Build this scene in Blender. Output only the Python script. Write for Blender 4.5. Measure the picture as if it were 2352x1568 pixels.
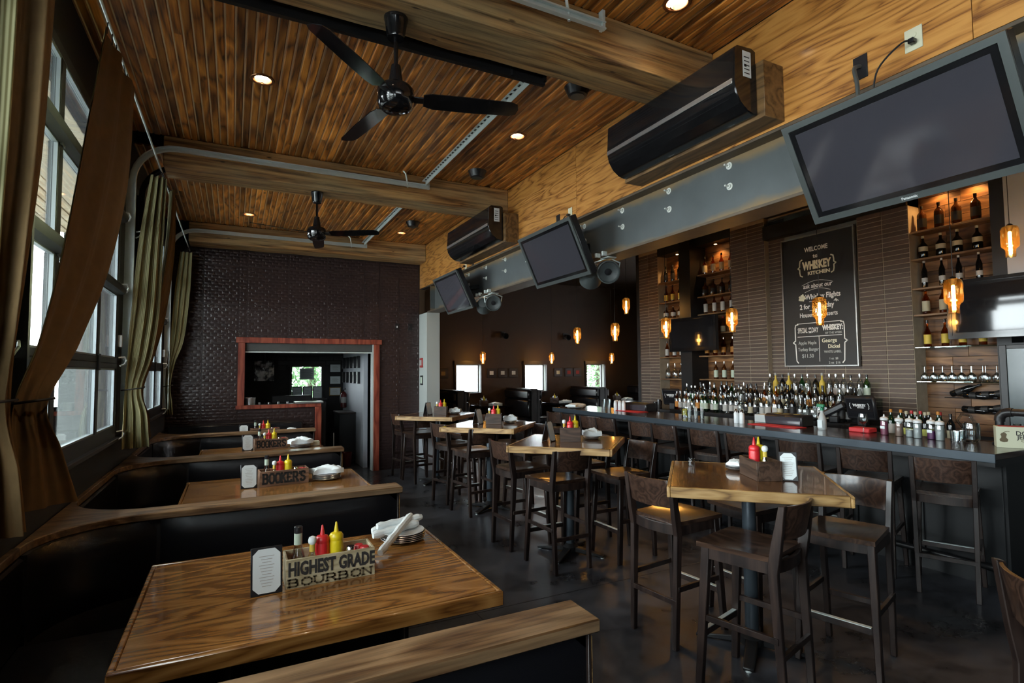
import bpy, bmesh, math, random
from mathutils import Vector, Matrix

# ------------------------------------------------------------------ scene, camera, sky, exposure
for o in list(bpy.data.objects):
    bpy.data.objects.remove(o)
random.seed(11)
SC = bpy.context.scene
COL = SC.collection
SC.view_settings.view_transform = 'Standard'
SC.view_settings.look = 'None'
SC.view_settings.gamma = 1.0
SC.view_settings.use_curve_mapping = False
SC.view_settings.exposure = 0.3
SC.cycles.use_denoising = True
SC.cycles.use_adaptive_sampling = True
SC.cycles.adaptive_threshold = .025
SC.cycles.adaptive_min_samples = 24
SC.cycles.max_bounces = 6
SC.cycles.diffuse_bounces = 4
SC.cycles.glossy_bounces = 2
SC.cycles.transmission_bounces = 2
SC.cycles.transparent_max_bounces = 12
SC.cycles.caustics_reflective = False
SC.cycles.caustics_refractive = False
SC.cycles.sample_clamp_indirect = 6.0

cam = bpy.data.cameras.new('camera')
cam.sensor_width = 36.0
cam.lens = 19.158
cam.clip_start = 0.05
cam.clip_end = 200
camo = bpy.data.objects.new('camera', cam)
COL.objects.link(camo)
_yaw, _pit, _rol = math.radians(27.0717), math.radians(3.0948), math.radians(-0.4727)
_fw = Vector((math.sin(_yaw) * math.cos(_pit), math.cos(_yaw) * math.cos(_pit), math.sin(_pit)))
_r = Vector((math.cos(_yaw), -math.sin(_yaw), 0))
_u = _r.cross(_fw)
_r2 = math.cos(_rol) * _r + math.sin(_rol) * _u
_u2 = -math.sin(_rol) * _r + math.cos(_rol) * _u
camo.matrix_world = Matrix(((_r2.x, _u2.x, -_fw.x, 0), (_r2.y, _u2.y, -_fw.y, 0), (_r2.z, _u2.z, -_fw.z, 1.70), (0, 0, 0, 1)))
SC.camera = camo

W = bpy.data.worlds.new('world')
SC.world = W
W.use_nodes = True
_bg = W.node_tree.nodes['Background']
_bg.inputs['Color'].default_value = (0.92, 0.97, 1.0, 1)
_bg.inputs['Strength'].default_value = 22.0

DOWN_W, PEND_W = 22.0, 7.0          # watts of each recessed downlight and each pendant bulb

def portal(cx, cy, cz, sx, sz, rz):
    l = bpy.data.lights.new('window_portal', 'AREA')
    l.shape = 'RECTANGLE'; l.size = sx; l.size_y = sz
    l.cycles.is_portal = True
    o = bpy.data.objects.new('window_portal', l)
    o.location = (cx, cy, cz); o.rotation_euler = (math.pi / 2, 0, rz)
    COL.objects.link(o)
for _y in (-2.165, 1.085, 4.335, 7.585):
    portal(-0.96, _y, 2.36, 2.6, 2.35, -math.pi / 2)

# ------------------------------------------------------------------ materials
MAT = {}
def nm(name):
    m = bpy.data.materials.new(name); m.use_nodes = True
    nt = m.node_tree
    MAT[name] = m
    return m, nt, nt.nodes['Principled BSDF']
def nd(nt, t, **k):
    n = nt.nodes.new(t)
    for a, b in k.items():
        if a.startswith('i_'):
            n.inputs[int(a[2:]) if a[2:].isdigit() else a[2:].replace('_', ' ')].default_value = b
        else:
            setattr(n, a, b)
    return n
def lk(nt, a, b): nt.links.new(a, b)
def c4(c): return (c[0], c[1], c[2], 1)
def plain(name, col, rough=.5, metal=0., spec=.5, coat=0., var=0., noise=0., nscale=20, bump=0., trans=0., bscale=None, emit=None, estr=0):
    m, nt, b = nm(name)
    b.inputs['Base Color'].default_value = c4(col)
    b.inputs['Roughness'].default_value = rough
    b.inputs['Metallic'].default_value = metal
    b.inputs['Specular IOR Level'].default_value = spec
    b.inputs['Coat Weight'].default_value = coat
    b.inputs['Coat Roughness'].default_value = .08
    if emit:
        b.inputs['Emission Color'].default_value = c4(emit); b.inputs['Emission Strength'].default_value = estr
    if var or noise:
        tc = nd(nt, 'ShaderNodeTexCoord'); oi = nd(nt, 'ShaderNodeObjectInfo')
        no = nd(nt, 'ShaderNodeTexNoise'); no.inputs['Scale'].default_value = nscale; no.inputs['Detail'].default_value = 4
        off = nd(nt, 'ShaderNodeVectorMath', operation='ADD')
        cmb = nd(nt, 'ShaderNodeVectorMath', operation='SCALE'); cmb.inputs[0].default_value = (31, 57, 83)
        lk(nt, oi.outputs['Random'], cmb.inputs['Scale'])
        lk(nt, tc.outputs['Object'], off.inputs[0]); lk(nt, cmb.outputs[0], off.inputs[1])
        lk(nt, off.outputs[0], no.inputs['Vector'])
        m1 = nd(nt, 'ShaderNodeMath', operation='MULTIPLY_ADD'); m1.inputs[1].default_value = 2 * noise; m1.inputs[2].default_value = 1 - noise
        lk(nt, no.outputs['Fac'], m1.inputs[0])
        m2 = nd(nt, 'ShaderNodeMath', operation='MULTIPLY_ADD'); m2.inputs[1].default_value = 2 * var; m2.inputs[2].default_value = 1 - var
        lk(nt, oi.outputs['Random'], m2.inputs[0])
        m3 = nd(nt, 'ShaderNodeMath', operation='MULTIPLY'); lk(nt, m1.outputs[0], m3.inputs[0]); lk(nt, m2.outputs[0], m3.inputs[1])
        mx = nd(nt, 'ShaderNodeVectorMath', operation='SCALE'); mx.inputs[0].default_value = col[:3]
        lk(nt, m3.outputs[0], mx.inputs['Scale']); lk(nt, mx.outputs[0], b.inputs['Base Color'])
    if bump:
        tc = nd(nt, 'ShaderNodeTexCoord'); no = nd(nt, 'ShaderNodeTexNoise'); no.inputs['Scale'].default_value = bscale or nscale; no.inputs['Detail'].default_value = 5
        bp = nd(nt, 'ShaderNodeBump'); bp.inputs['Strength'].default_value = bump; bp.inputs['Distance'].default_value = .01
        lk(nt, tc.outputs['Object'], no.inputs['Vector']); lk(nt, no.outputs['Fac'], bp.inputs['Height']); lk(nt, bp.outputs[0], b.inputs['Normal'])
    return m
def wood(name, cols, axis=1, freq=1.0, rings=7., rough=.45, coat=0., var=.25, bump=.12, knots=0., spec=.5, gray=None, contrast=1., coatr=.12, cross=5., along=.9, cracks=0.):
    """grain runs along axis (0 x, 1 y, 2 z): contour rings of a stretched noise plus fine fibre"""
    m, nt, b = nm(name)
    tc = nd(nt, 'ShaderNodeTexCoord'); oi = nd(nt, 'ShaderNodeObjectInfo')
    sv = nd(nt, 'ShaderNodeVectorMath', operation='SCALE'); sv.inputs[0].default_value = (37.3, 91.7, 53.1)
    lk(nt, oi.outputs['Random'], sv.inputs['Scale'])
    ad = nd(nt, 'ShaderNodeVectorMath', operation='ADD'); lk(nt, tc.outputs['Object'], ad.inputs[0]); lk(nt, sv.outputs[0], ad.inputs[1])
    s1 = [freq * cross] * 3; s1[axis] = freq * along
    s2 = [freq * 90.] * 3; s2[axis] = freq * 4.
    mp1 = nd(nt, 'ShaderNodeMapping'); mp1.inputs['Scale'].default_value = s1
    mp2 = nd(nt, 'ShaderNodeMapping'); mp2.inputs['Scale'].default_value = s2
    lk(nt, ad.outputs[0], mp1.inputs['Vector']); lk(nt, ad.outputs[0], mp2.inputs['Vector'])
    n1 = nd(nt, 'ShaderNodeTexNoise'); n1.inputs['Scale'].default_value = 1.; n1.inputs['Detail'].default_value = 2.; n1.inputs['Roughness'].default_value = .45
    n2 = nd(nt, 'ShaderNodeTexNoise'); n2.inputs['Scale'].default_value = 1.; n2.inputs['Detail'].default_value = 4.
    lk(nt, mp1.outputs[0], n1.inputs['Vector']); lk(nt, mp2.outputs[0], n2.inputs['Vector'])
    mu = nd(nt, 'ShaderNodeMath', operation='MULTIPLY'); mu.inputs[1].default_value = rings; lk(nt, n1.outputs['Fac'], mu.inputs[0])
    pp = nd(nt, 'ShaderNodeMath', operation='PINGPONG'); pp.inputs[1].default_value = .5; lk(nt, mu.outputs[0], pp.inputs[0])
    a1 = nd(nt, 'ShaderNodeMath', operation='MULTIPLY_ADD'); a1.inputs[1].default_value = 1.15 * contrast
    lk(nt, pp.outputs[0], a1.inputs[0])
    a2 = nd(nt, 'ShaderNodeMath', operation='MULTIPLY_ADD'); a2.inputs[1].default_value = .75; a2.inputs[2].default_value = -.14
    lk(nt, n2.outputs['Fac'], a2.inputs[0]); lk(nt, a2.outputs[0], a1.inputs[2])
    rp = nd(nt, 'ShaderNodeValToRGB'); cr = rp.color_ramp
    cr.elements[0].position = .12; cr.elements[0].color = c4(cols[0])
    cr.elements[1].position = .85; cr.elements[1].color = c4(cols[2])
    e = cr.elements.new(.45); e.color = c4(cols[1])
    lk(nt, a1.outputs[0], rp.inputs['Fac'])
    last = rp.outputs['Color']
    if gray:
        n3 = nd(nt, 'ShaderNodeTexNoise'); n3.inputs['Scale'].default_value = 1.; n3.inputs['Detail'].default_value = 3.
        s3 = [freq * 3.] * 3; s3[axis] = freq * .8
        mp3 = nd(nt, 'ShaderNodeMapping'); mp3.inputs['Scale'].default_value = s3; lk(nt, ad.outputs[0], mp3.inputs['Vector']); lk(nt, mp3.outputs[0], n3.inputs['Vector'])
        r3 = nd(nt, 'ShaderNodeValToRGB'); r3.color_ramp.elements[0].position = .42; r3.color_ramp.elements[1].position = .62
        lk(nt, n3.outputs['Fac'], r3.inputs['Fac'])
        mg = nd(nt, 'ShaderNodeMix', data_type='RGBA'); mg.inputs[7].default_value = c4(gray)
        fm = nd(nt, 'ShaderNodeMath', operation='MULTIPLY'); fm.inputs[1].default_value = .75; lk(nt, r3.outputs['Color'], fm.inputs[0])
        lk(nt, fm.outputs[0], mg.inputs[0]); lk(nt, last, mg.inputs[6]); last = mg.outputs[2]
    if knots:
        vo = nd(nt, 'ShaderNodeTexVoronoi'); vo.inputs['Scale'].default_value = 1.
        s4 = [9.] * 3; s4[axis] = 3.2
        mp4 = nd(nt, 'ShaderNodeMapping'); mp4.inputs['Scale'].default_value = s4; lk(nt, ad.outputs[0], mp4.inputs['Vector']); lk(nt, mp4.outputs[0], vo.inputs['Vector'])
        r4 = nd(nt, 'ShaderNodeValToRGB'); r4.color_ramp.elements[0].position = knots * .45; r4.color_ramp.elements[0].color = (.12, .1, .1, 1); r4.color_ramp.elements[1].position = knots
        lk(nt, vo.outputs['Distance'], r4.inputs['Fac'])
        mk = nd(nt, 'ShaderNodeMix', data_type='RGBA', blend_type='MULTIPLY'); mk.inputs[0].default_value = .85
        lk(nt, last, mk.inputs[6]); lk(nt, r4.outputs['Color'], mk.inputs[7]); last = mk.outputs[2]
    ck_ = None
    if cracks:
        s5 = [38.] * 3; s5[axis] = 1.3
        mp5 = nd(nt, 'ShaderNodeMapping'); mp5.inputs['Scale'].default_value = s5; lk(nt, ad.outputs[0], mp5.inputs['Vector'])
        n5 = nd(nt, 'ShaderNodeTexNoise'); n5.inputs['Scale'].default_value = 1.; n5.inputs['Detail'].default_value = 5.; n5.inputs['Roughness'].default_value = .6; lk(nt, mp5.outputs[0], n5.inputs['Vector'])
        r5 = nd(nt, 'ShaderNodeValToRGB'); r5.color_ramp.elements[0].position = .30; r5.color_ramp.elements[0].color = (1 - cracks,) * 3 + (1,); r5.color_ramp.elements[1].position = .52
        lk(nt, n5.outputs['Fac'], r5.inputs['Fac']); ck_ = r5.outputs['Color']
        m5 = nd(nt, 'ShaderNodeMix', data_type='RGBA', blend_type='MULTIPLY'); m5.inputs[0].default_value = 1.
        lk(nt, last, m5.inputs[6]); lk(nt, ck_, m5.inputs[7]); last = m5.outputs[2]
    vm = nd(nt, 'ShaderNodeMath', operation='MULTIPLY_ADD'); vm.inputs[1].default_value = 2 * var; vm.inputs[2].default_value = 1 - var
    lk(nt, oi.outputs['Random'], vm.inputs[0])
    sc = nd(nt, 'ShaderNodeVectorMath', operation='SCALE'); lk(nt, last, sc.inputs[0]); lk(nt, vm.outputs[0], sc.inputs['Scale'])
    lk(nt, sc.outputs[0], b.inputs['Base Color'])
    b.inputs['Roughness'].default_value = rough; b.inputs['Coat Weight'].default_value = coat; b.inputs['Coat Roughness'].default_value = coatr
    b.inputs['Specular IOR Level'].default_value = spec
    if bump:
        bp = nd(nt, 'ShaderNodeBump'); bp.inputs['Strength'].default_value = bump; bp.inputs['Distance'].default_value = .004
        lk(nt, ck_ or a1.outputs[0], bp.inputs['Height']); lk(nt, bp.outputs[0], b.inputs['Normal'])
    return m
def thin_glass(name, tint, gloss=.12, rough=.02):
    m = bpy.data.materials.new(name); m.use_nodes = True; nt = m.node_tree; MAT[name] = m
    for n in list(nt.nodes):
        if n.type != 'OUTPUT_MATERIAL': nt.nodes.remove(n)
    out = [n for n in nt.nodes if n.type == 'OUTPUT_MATERIAL'][0]
    tr = nd(nt, 'ShaderNodeBsdfTransparent'); tr.inputs[0].default_value = c4(tint)
    gl = nd(nt, 'ShaderNodeBsdfGlossy'); gl.inputs['Roughness'].default_value = rough; gl.inputs[0].default_value = (1, 1, 1, 1)
    lw = nd(nt, 'ShaderNodeLayerWeight'); lw.inputs[0].default_value = .35
    mu = nd(nt, 'ShaderNodeMath', operation='MULTIPLY_ADD'); mu.inputs[1].default_value = .6; mu.inputs[2].default_value = gloss * .4
    lk(nt, lw.outputs['Fresnel'], mu.inputs[0])
    mx = nd(nt, 'ShaderNodeMixShader'); lk(nt, mu.outputs[0], mx.inputs[0]); lk(nt, tr.outputs[0], mx.inputs[1]); lk(nt, gl.outputs[0], mx.inputs[2])
    lk(nt, mx.outputs[0], out.inputs[0])
    return m

wood('plank', [(.055, .016, .003), (.36, .12, .017), (.66, .255, .042)], axis=1, rings=6, rough=.38, coat=.18, var=.55, bump=.1, knots=.16, coatr=.2)
wood('beamwood', [(.10, .04, .011), (.36, .165, .05), (.58, .32, .115)], axis=0, freq=1.3, rings=4, rough=.6, var=.1, bump=.7, cross=7., along=.35, cracks=.72, gray=(.42, .30, .15), knots=.1, contrast=1.3)
wood('plywood', [(.13, .04, .007), (.42, .175, .036), (.54, .25, .06)], axis=1, freq=1.25, rings=8, cross=6.5, along=.8, rough=.42, coat=.15, var=.1, bump=.05, contrast=1.2)
wood('oak', [(.075, .025, .006), (.22, .09, .02), (.33, .155, .042)], axis=0, freq=1.15, rings=11, rough=.26, coat=.7, var=.08, bump=.05, contrast=1.1, coatr=.06)
wood('oakedge', [(.10, .045, .012), (.33, .19, .065), (.46, .29, .12)], axis=0, freq=2., rings=6, rough=.4, coat=.3, var=.15, bump=.1)
wood('capwood', [(.045, .02, .009), (.15, .078, .034), (.30, .18, .09)], axis=0, freq=1.3, rings=6, rough=.42, coat=.2, var=.12, bump=.3, cracks=.5, gray=(.24, .16, .09))
wood('stoolwood', [(.006, .003, .0025), (.014, .0075, .006), (.028, .016, .012)], axis=2, freq=1.5, rings=5, rough=.4, coat=.2, var=.25, bump=.06)
wood('stoolback', [(.012, .006, .004), (.034, .017, .011), (.06, .031, .02)], axis=1, freq=1.6, rings=9, rough=.35, coat=.3, var=.25, bump=.04)
wood('barwood', [(.008, .004, .003), (.022, .011, .007), (.04, .02, .012)], axis=1, freq=1.2, rings=8, rough=.24, coat=.5, var=.08, bump=.05)
wood('redwood', [(.10, .014, .008), (.235, .045, .024), (.33, .085, .045)], axis=2, freq=1.2, rings=5, rough=.45, coat=.15, var=.1, bump=.1)
wood('nicheplank', [(.04, .013, .004), (.13, .055, .016), (.23, .11, .038)], axis=1, freq=1.3, rings=5, rough=.5, var=.35, bump=.12, knots=.12)
wood('caddypale', [(.25, .20, .11), (.42, .36, .22), (.52, .46, .31)], axis=0, freq=2.5, rings=5, rough=.6, var=.06, bump=.06)
wood('caddybrown', [(.07, .035, .02), (.18, .095, .055), (.28, .16, .10)], axis=0, freq=2.5, rings=5, rough=.55, var=.15, bump=.06)
wood('caddydark', [(.02, .011, .007), (.055, .03, .019), (.09, .052, .034)], axis=0, freq=2.5, rings=5, rough=.45, var=.15, bump=.06)
wood('soffitwood', [(.35, .25, .14), (.55, .43, .28), (.66, .55, .38)], axis=1, freq=1., rings=5, rough=.6, var=.12, bump=.05)
plain('floor', (.024, .024, .030), rough=.32, noise=.75, nscale=2.2, bump=.12, bscale=9, spec=.45)
plain('black', (.012, .012, .013), rough=.5)
plain('blackwall', (.010, .009, .010), rough=.65, noise=.2, nscale=6)
plain('blackgloss', (.008, .008, .009), rough=.12, coat=.4)
plain('blackplastic', (.014, .014, .016), rough=.32)
plain('blackmetal', (.016, .016, .017), rough=.35, metal=.3)
plain('leather', (.006, .006, .008), rough=.30, coat=.15, bump=.10, bscale=260, spec=.6, noise=.1, nscale=4)
plain('tin', (.034, .020, .019), rough=.33, spec=.45, noise=.25, nscale=2.5)
plain('steelbeam', (.105, .118, .12), rough=.46, metal=.45, noise=.3, nscale=3.)
plain('steelflange', (.13, .10, .07), rough=.5, metal=.5, noise=.4, nscale=5)
plain('galv', (.70, .77, .75), rough=.38, metal=.45, noise=.12, nscale=14)
plain('chrome', (.72, .73, .74), rough=.16, metal=1.)
plain('steelplate', (.62, .63, .63), rough=.28, metal=.9)
plain('baredge', (.055, .07, .085), rough=.34, metal=.4, noise=.2, nscale=4)
plain('brick', (.085, .058, .044), rough=.6, var=.22, noise=.2, nscale=30, bump=.15, bscale=60)
plain('mortar', (.36, .30, .22), rough=.85, noise=.25, nscale=12)
plain('darkbrick', (.035, .034, .034), rough=.55, var=.25)
plain('whitepaint', (.40, .43, .41), rough=.55, noise=.06, nscale=2)
plain('brownwall', (.036, .019, .007), rough=.6, noise=.12, nscale=2)
plain('shutter', (.085, .085, .08), rough=.45, metal=.3, noise=.3, nscale=4)
plain('zinc', (.74, .75, .70), rough=.4, metal=.3)
plain('gapglint', (.62, .44, .25), rough=.4)  # pale colour of the ceiling gaps, standing in for glints of window light
plain('greywall', (.42, .45, .49), rough=.6, noise=.25, nscale=1.6)
plain('darkframe', (.022, .013, .010), rough=.45)
plain('alu', (.010, .012, .013), rough=.5)
plain('aluedge', (.20, .23, .24), rough=.4, metal=.4)
plain('screen', (.045, .043, .052), rough=.07, spec=.6)
plain('screenoff', (.012, .012, .014), rough=.05, spec=.6)
plain('tvbezel', (.075, .085, .083), rough=.35, metal=.3)
plain('curtain', (.31, .29, .14), rough=.9)
plain('lining', (.20, .125, .052), rough=.9, noise=.2, nscale=18)
plain('plate', (.72, .75, .76), rough=.2)
plain('napkin', (.74, .80, .81), rough=.85, bump=.4, bscale=45)
plain('paper', (.70, .76, .77), rough=.8)
plain('cream', (.62, .60, .44), rough=.5)
plain('ketchup', (.62, .022, .028), rough=.32)
plain('mustard', (.72, .56, .012), rough=.32)
plain('redlid', (.50, .03, .035), rough=.4)
plain('redmat', (.55, .025, .03), rough=.6)
plain('greenplastic', (.01, .20, .09), rough=.4)
plain('ink', (.020, .018, .017), rough=.8)
plain('brownink', (.10, .075, .04), rough=.8)
plain('chalk', (.86, .84, .79), rough=.95)
plain('chalkgold', (.82, .78, .58), rough=.95)
plain('chalkdim', (.42, .43, .40), rough=.95)
plain('slate', (.012, .013, .013), rough=.55, noise=.3, nscale=4)
plain('silverframe', (.34, .34, .33), rough=.35, metal=.7)
plain('goldframe', (.22, .14, .04), rough=.4, metal=.5)
plain('whiteplastic', (.66, .68, .68), rough=.45)
plain('liquidclear', (.45, .48, .48), rough=.35)
plain('pinkfill', (.30, .07, .13), rough=.35)
plain('tanfill', (.28, .17, .13), rough=.35)
plain('purplefill', (.13, .03, .12), rough=.35)
plain('lemon', (.72, .62, .03), rough=.5)
plain('copper', (.25, .11, .045), rough=.3, metal=.7)
plain('stucco', (.085, .095, .092), rough=.9, noise=.12, nscale=3, bump=.8, bscale=22)
plain('soffitplain', (.52, .44, .32), rough=.8)
plain('pavement', (.30, .31, .30), rough=.9)
plain('siding', (.62, .66, .70), rough=.7)
plain('leafgreen', (.05, .16, .03), rough=.6, var=.4)
plain('bark', (.06, .045, .03), rough=.9)
plain('speakergrey', (.06, .07, .07), rough=.4)
plain('fridgeglass', (.07, .095, .10), rough=.18, noise=.3, nscale=3)
plain('darkred', (.10, .008, .008), rough=.35)
plain('mirror', (.6, .62, .63), rough=.06, metal=1.)
plain('boxcard', (.50, .50, .36), rough=.7)
plain('redalarm', (.33, .035, .03), rough=.45)
plain('bulb', (1, .7, .3), rough=.5, emit=(1.0, .62, .22), estr=34)
plain('downglow', (1, 1, 1), rough=.5, emit=(1.0, .84, .60), estr=26)
plain('nicheglow', (1, .7, .3), rough=.5, emit=(1.0, .55, .2), estr=30)
plain('darkglass', (.006, .006, .006), rough=.08, spec=.6)
plain('greenglass', (.006, .022, .010), rough=.08, spec=.6)
plain('amberdark', (.045, .014, .004), rough=.08, spec=.6)
for _n, _c in (('lab_cream', (.42, .38, .26)), ('lab_white', (.40, .40, .38)), ('lab_yellow', (.58, .42, .06)), ('lab_black', (.012, .012, .012)),
               ('lab_green', (.42, .50, .40)), ('lab_lime', (.42, .46, .10)), ('lab_red', (.35, .03, .03)), ('lab_orange', (.5, .2, .03)), ('lab_blue', (.1, .16, .25))):
    plain(_n, _c, rough=.6)
thin_glass('pane', (.93, .96, .96), .10)
thin_glass('clear', (.86, .89, .89), .20)
thin_glass('amber', (.62, .26, .05), .16)
thin_glass('amberlamp', (.97, .77, .42), .10)
_nt = MAT['amberlamp'].node_tree; _tl = nd(_nt, 'ShaderNodeBsdfTranslucent'); _tl.inputs[0].default_value = (.95, .45, .08, 1)
_mxs = [n for n in _nt.nodes if n.type == 'MIX_SHADER'][0]; _m2 = nd(_nt, 'ShaderNodeMixShader'); _m2.inputs[0].default_value = .03
lk(_nt, _mxs.outputs[0], _m2.inputs[1]); lk(_nt, _tl.outputs[0], _m2.inputs[2]); lk(_nt, _m2.outputs[0], [n for n in _nt.nodes if n.type == 'OUTPUT_MATERIAL'][0].inputs[0])
thin_glass('greenclear', (.22, .55, .30), .2)
thin_glass('shelfglass', (.75, .85, .8), .25)
_m, _nt, _b = nm('panelmottle'); _tc = nd(_nt, 'ShaderNodeTexCoord'); _no = nd(_nt, 'ShaderNodeTexNoise'); _no.inputs['Scale'].default_value = 9.; _no.inputs['Detail'].default_value = 5.
_rp = nd(_nt, 'ShaderNodeValToRGB'); _rp.color_ramp.elements[0].position = .44; _rp.color_ramp.elements[1].position = .60; _rp.color_ramp.elements[1].color = (.8, .82, .82, 1)
lk(_nt, _tc.outputs['Object'], _no.inputs['Vector']); lk(_nt, _no.outputs['Fac'], _rp.inputs['Fac']); lk(_nt, _rp.outputs['Color'], _b.inputs['Base Color']); _b.inputs['Roughness'].default_value = .25
for _n in ('bulb', 'downglow', 'nicheglow'): MAT[_n].cycles.emission_sampling = 'NONE'   # their lamps carry the light
# steel web: brownish mill stains along both edges
_m = MAT['steelbeam']; _nt = _m.node_tree; _b = _nt.nodes['Principled BSDF']; _old = _b.inputs['Base Color'].links[0].from_socket
_tc = nd(_nt, 'ShaderNodeTexCoord'); _sx = nd(_nt, 'ShaderNodeSeparateXYZ'); lk(_nt, _tc.outputs['Object'], _sx.inputs[0])
_no = nd(_nt, 'ShaderNodeTexNoise'); _no.inputs['Scale'].default_value = 3.; _no.inputs['Detail'].default_value = 6.; lk(_nt, _tc.outputs['Object'], _no.inputs['Vector'])
_d = nd(_nt, 'ShaderNodeMath', operation='SUBTRACT'); _d.inputs[1].default_value = 2.97; lk(_nt, _sx.outputs[2], _d.inputs[0])
_a = nd(_nt, 'ShaderNodeMath', operation='ABSOLUTE'); lk(_nt, _d.outputs[0], _a.inputs[0])
_s2 = nd(_nt, 'ShaderNodeMath', operation='MULTIPLY_ADD'); _s2.inputs[1].default_value = .16; lk(_nt, _no.outputs['Fac'], _s2.inputs[0]); lk(_nt, _a.outputs[0], _s2.inputs[2])
_rp = nd(_nt, 'ShaderNodeValToRGB'); _rp.color_ramp.elements[0].position = .225; _rp.color_ramp.elements[1].position = .275; lk(_nt, _s2.outputs[0], _rp.inputs['Fac'])
_mx = nd(_nt, 'ShaderNodeMix', data_type='RGBA'); _mx.inputs[7].default_value = (.24, .165, .085, 1); lk(_nt, _rp.outputs['Color'], _mx.inputs[0]); lk(_nt, _old, _mx.inputs[6]); lk(_nt, _mx.outputs[2], _b.inputs['Base Color'])
# floor: worn paler blotches and scuffs with varying gloss
_m = MAT['floor']; _nt = _m.node_tree; _b = _nt.nodes['Principled BSDF']
_tc = nd(_nt, 'ShaderNodeTexCoord'); _no = nd(_nt, 'ShaderNodeTexNoise'); _no.inputs['Scale'].default_value = 1.7; _no.inputs['Detail'].default_value = 9.; _no.inputs['Roughness'].default_value = .68; lk(_nt, _tc.outputs['Object'], _no.inputs['Vector'])
_rp = nd(_nt, 'ShaderNodeValToRGB'); _rp.color_ramp.elements[0].position = .40; _rp.color_ramp.elements[0].color = (.013, .013, .015, 1); _rp.color_ramp.elements[1].position = .70; _rp.color_ramp.elements[1].color = (.075, .078, .092, 1)
lk(_nt, _no.outputs['Fac'], _rp.inputs['Fac']); lk(_nt, _rp.outputs['Color'], _b.inputs['Base Color'])
_mr = nd(_nt, 'ShaderNodeMapRange'); _mr.inputs[1].default_value = .35; _mr.inputs[2].default_value = .7; _mr.inputs[3].default_value = .24; _mr.inputs[4].default_value = .52; lk(_nt, _no.outputs['Fac'], _mr.inputs[0]); lk(_nt, _mr.outputs[0], _b.inputs['Roughness'])
# corduroy: fine vertical stripes across the width
_m = MAT['curtain']; _nt = _m.node_tree; _b = _nt.nodes['Principled BSDF']
_uv = nd(_nt, 'ShaderNodeUVMap'); _sx = nd(_nt, 'ShaderNodeSeparateXYZ'); lk(_nt, _uv.outputs[0], _sx.inputs[0])
_mm = nd(_nt, 'ShaderNodeMath', operation='MULTIPLY'); _mm.inputs[1].default_value = 300.; lk(_nt, _sx.outputs[0], _mm.inputs[0])
_sn = nd(_nt, 'ShaderNodeMath', operation='SINE'); lk(_nt, _mm.outputs[0], _sn.inputs[0])
_rp = nd(_nt, 'ShaderNodeValToRGB'); _rp.color_ramp.elements[0].color = (.17, .15, .06, 1); _rp.color_ramp.elements[1].color = (.44, .42, .23, 1)
_rp.color_ramp.elements[0].position = .1; _rp.color_ramp.elements[1].position = .8
_ma = nd(_nt, 'ShaderNodeMath', operation='MULTIPLY_ADD'); _ma.inputs[1].default_value = .5; _ma.inputs[2].default_value = .5; lk(_nt, _sn.outputs[0], _ma.inputs[0])
lk(_nt, _ma.outputs[0], _rp.inputs['Fac']); lk(_nt, _rp.outputs['Color'], _b.inputs['Base Color'])
_bp = nd(_nt, 'ShaderNodeBump'); _bp.inputs['Strength'].default_value = .5; _bp.inputs['Distance'].default_value = .003
lk(_nt, _ma.outputs[0], _bp.inputs['Height']); lk(_nt, _bp.outputs[0], _b.inputs['Normal'])

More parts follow.
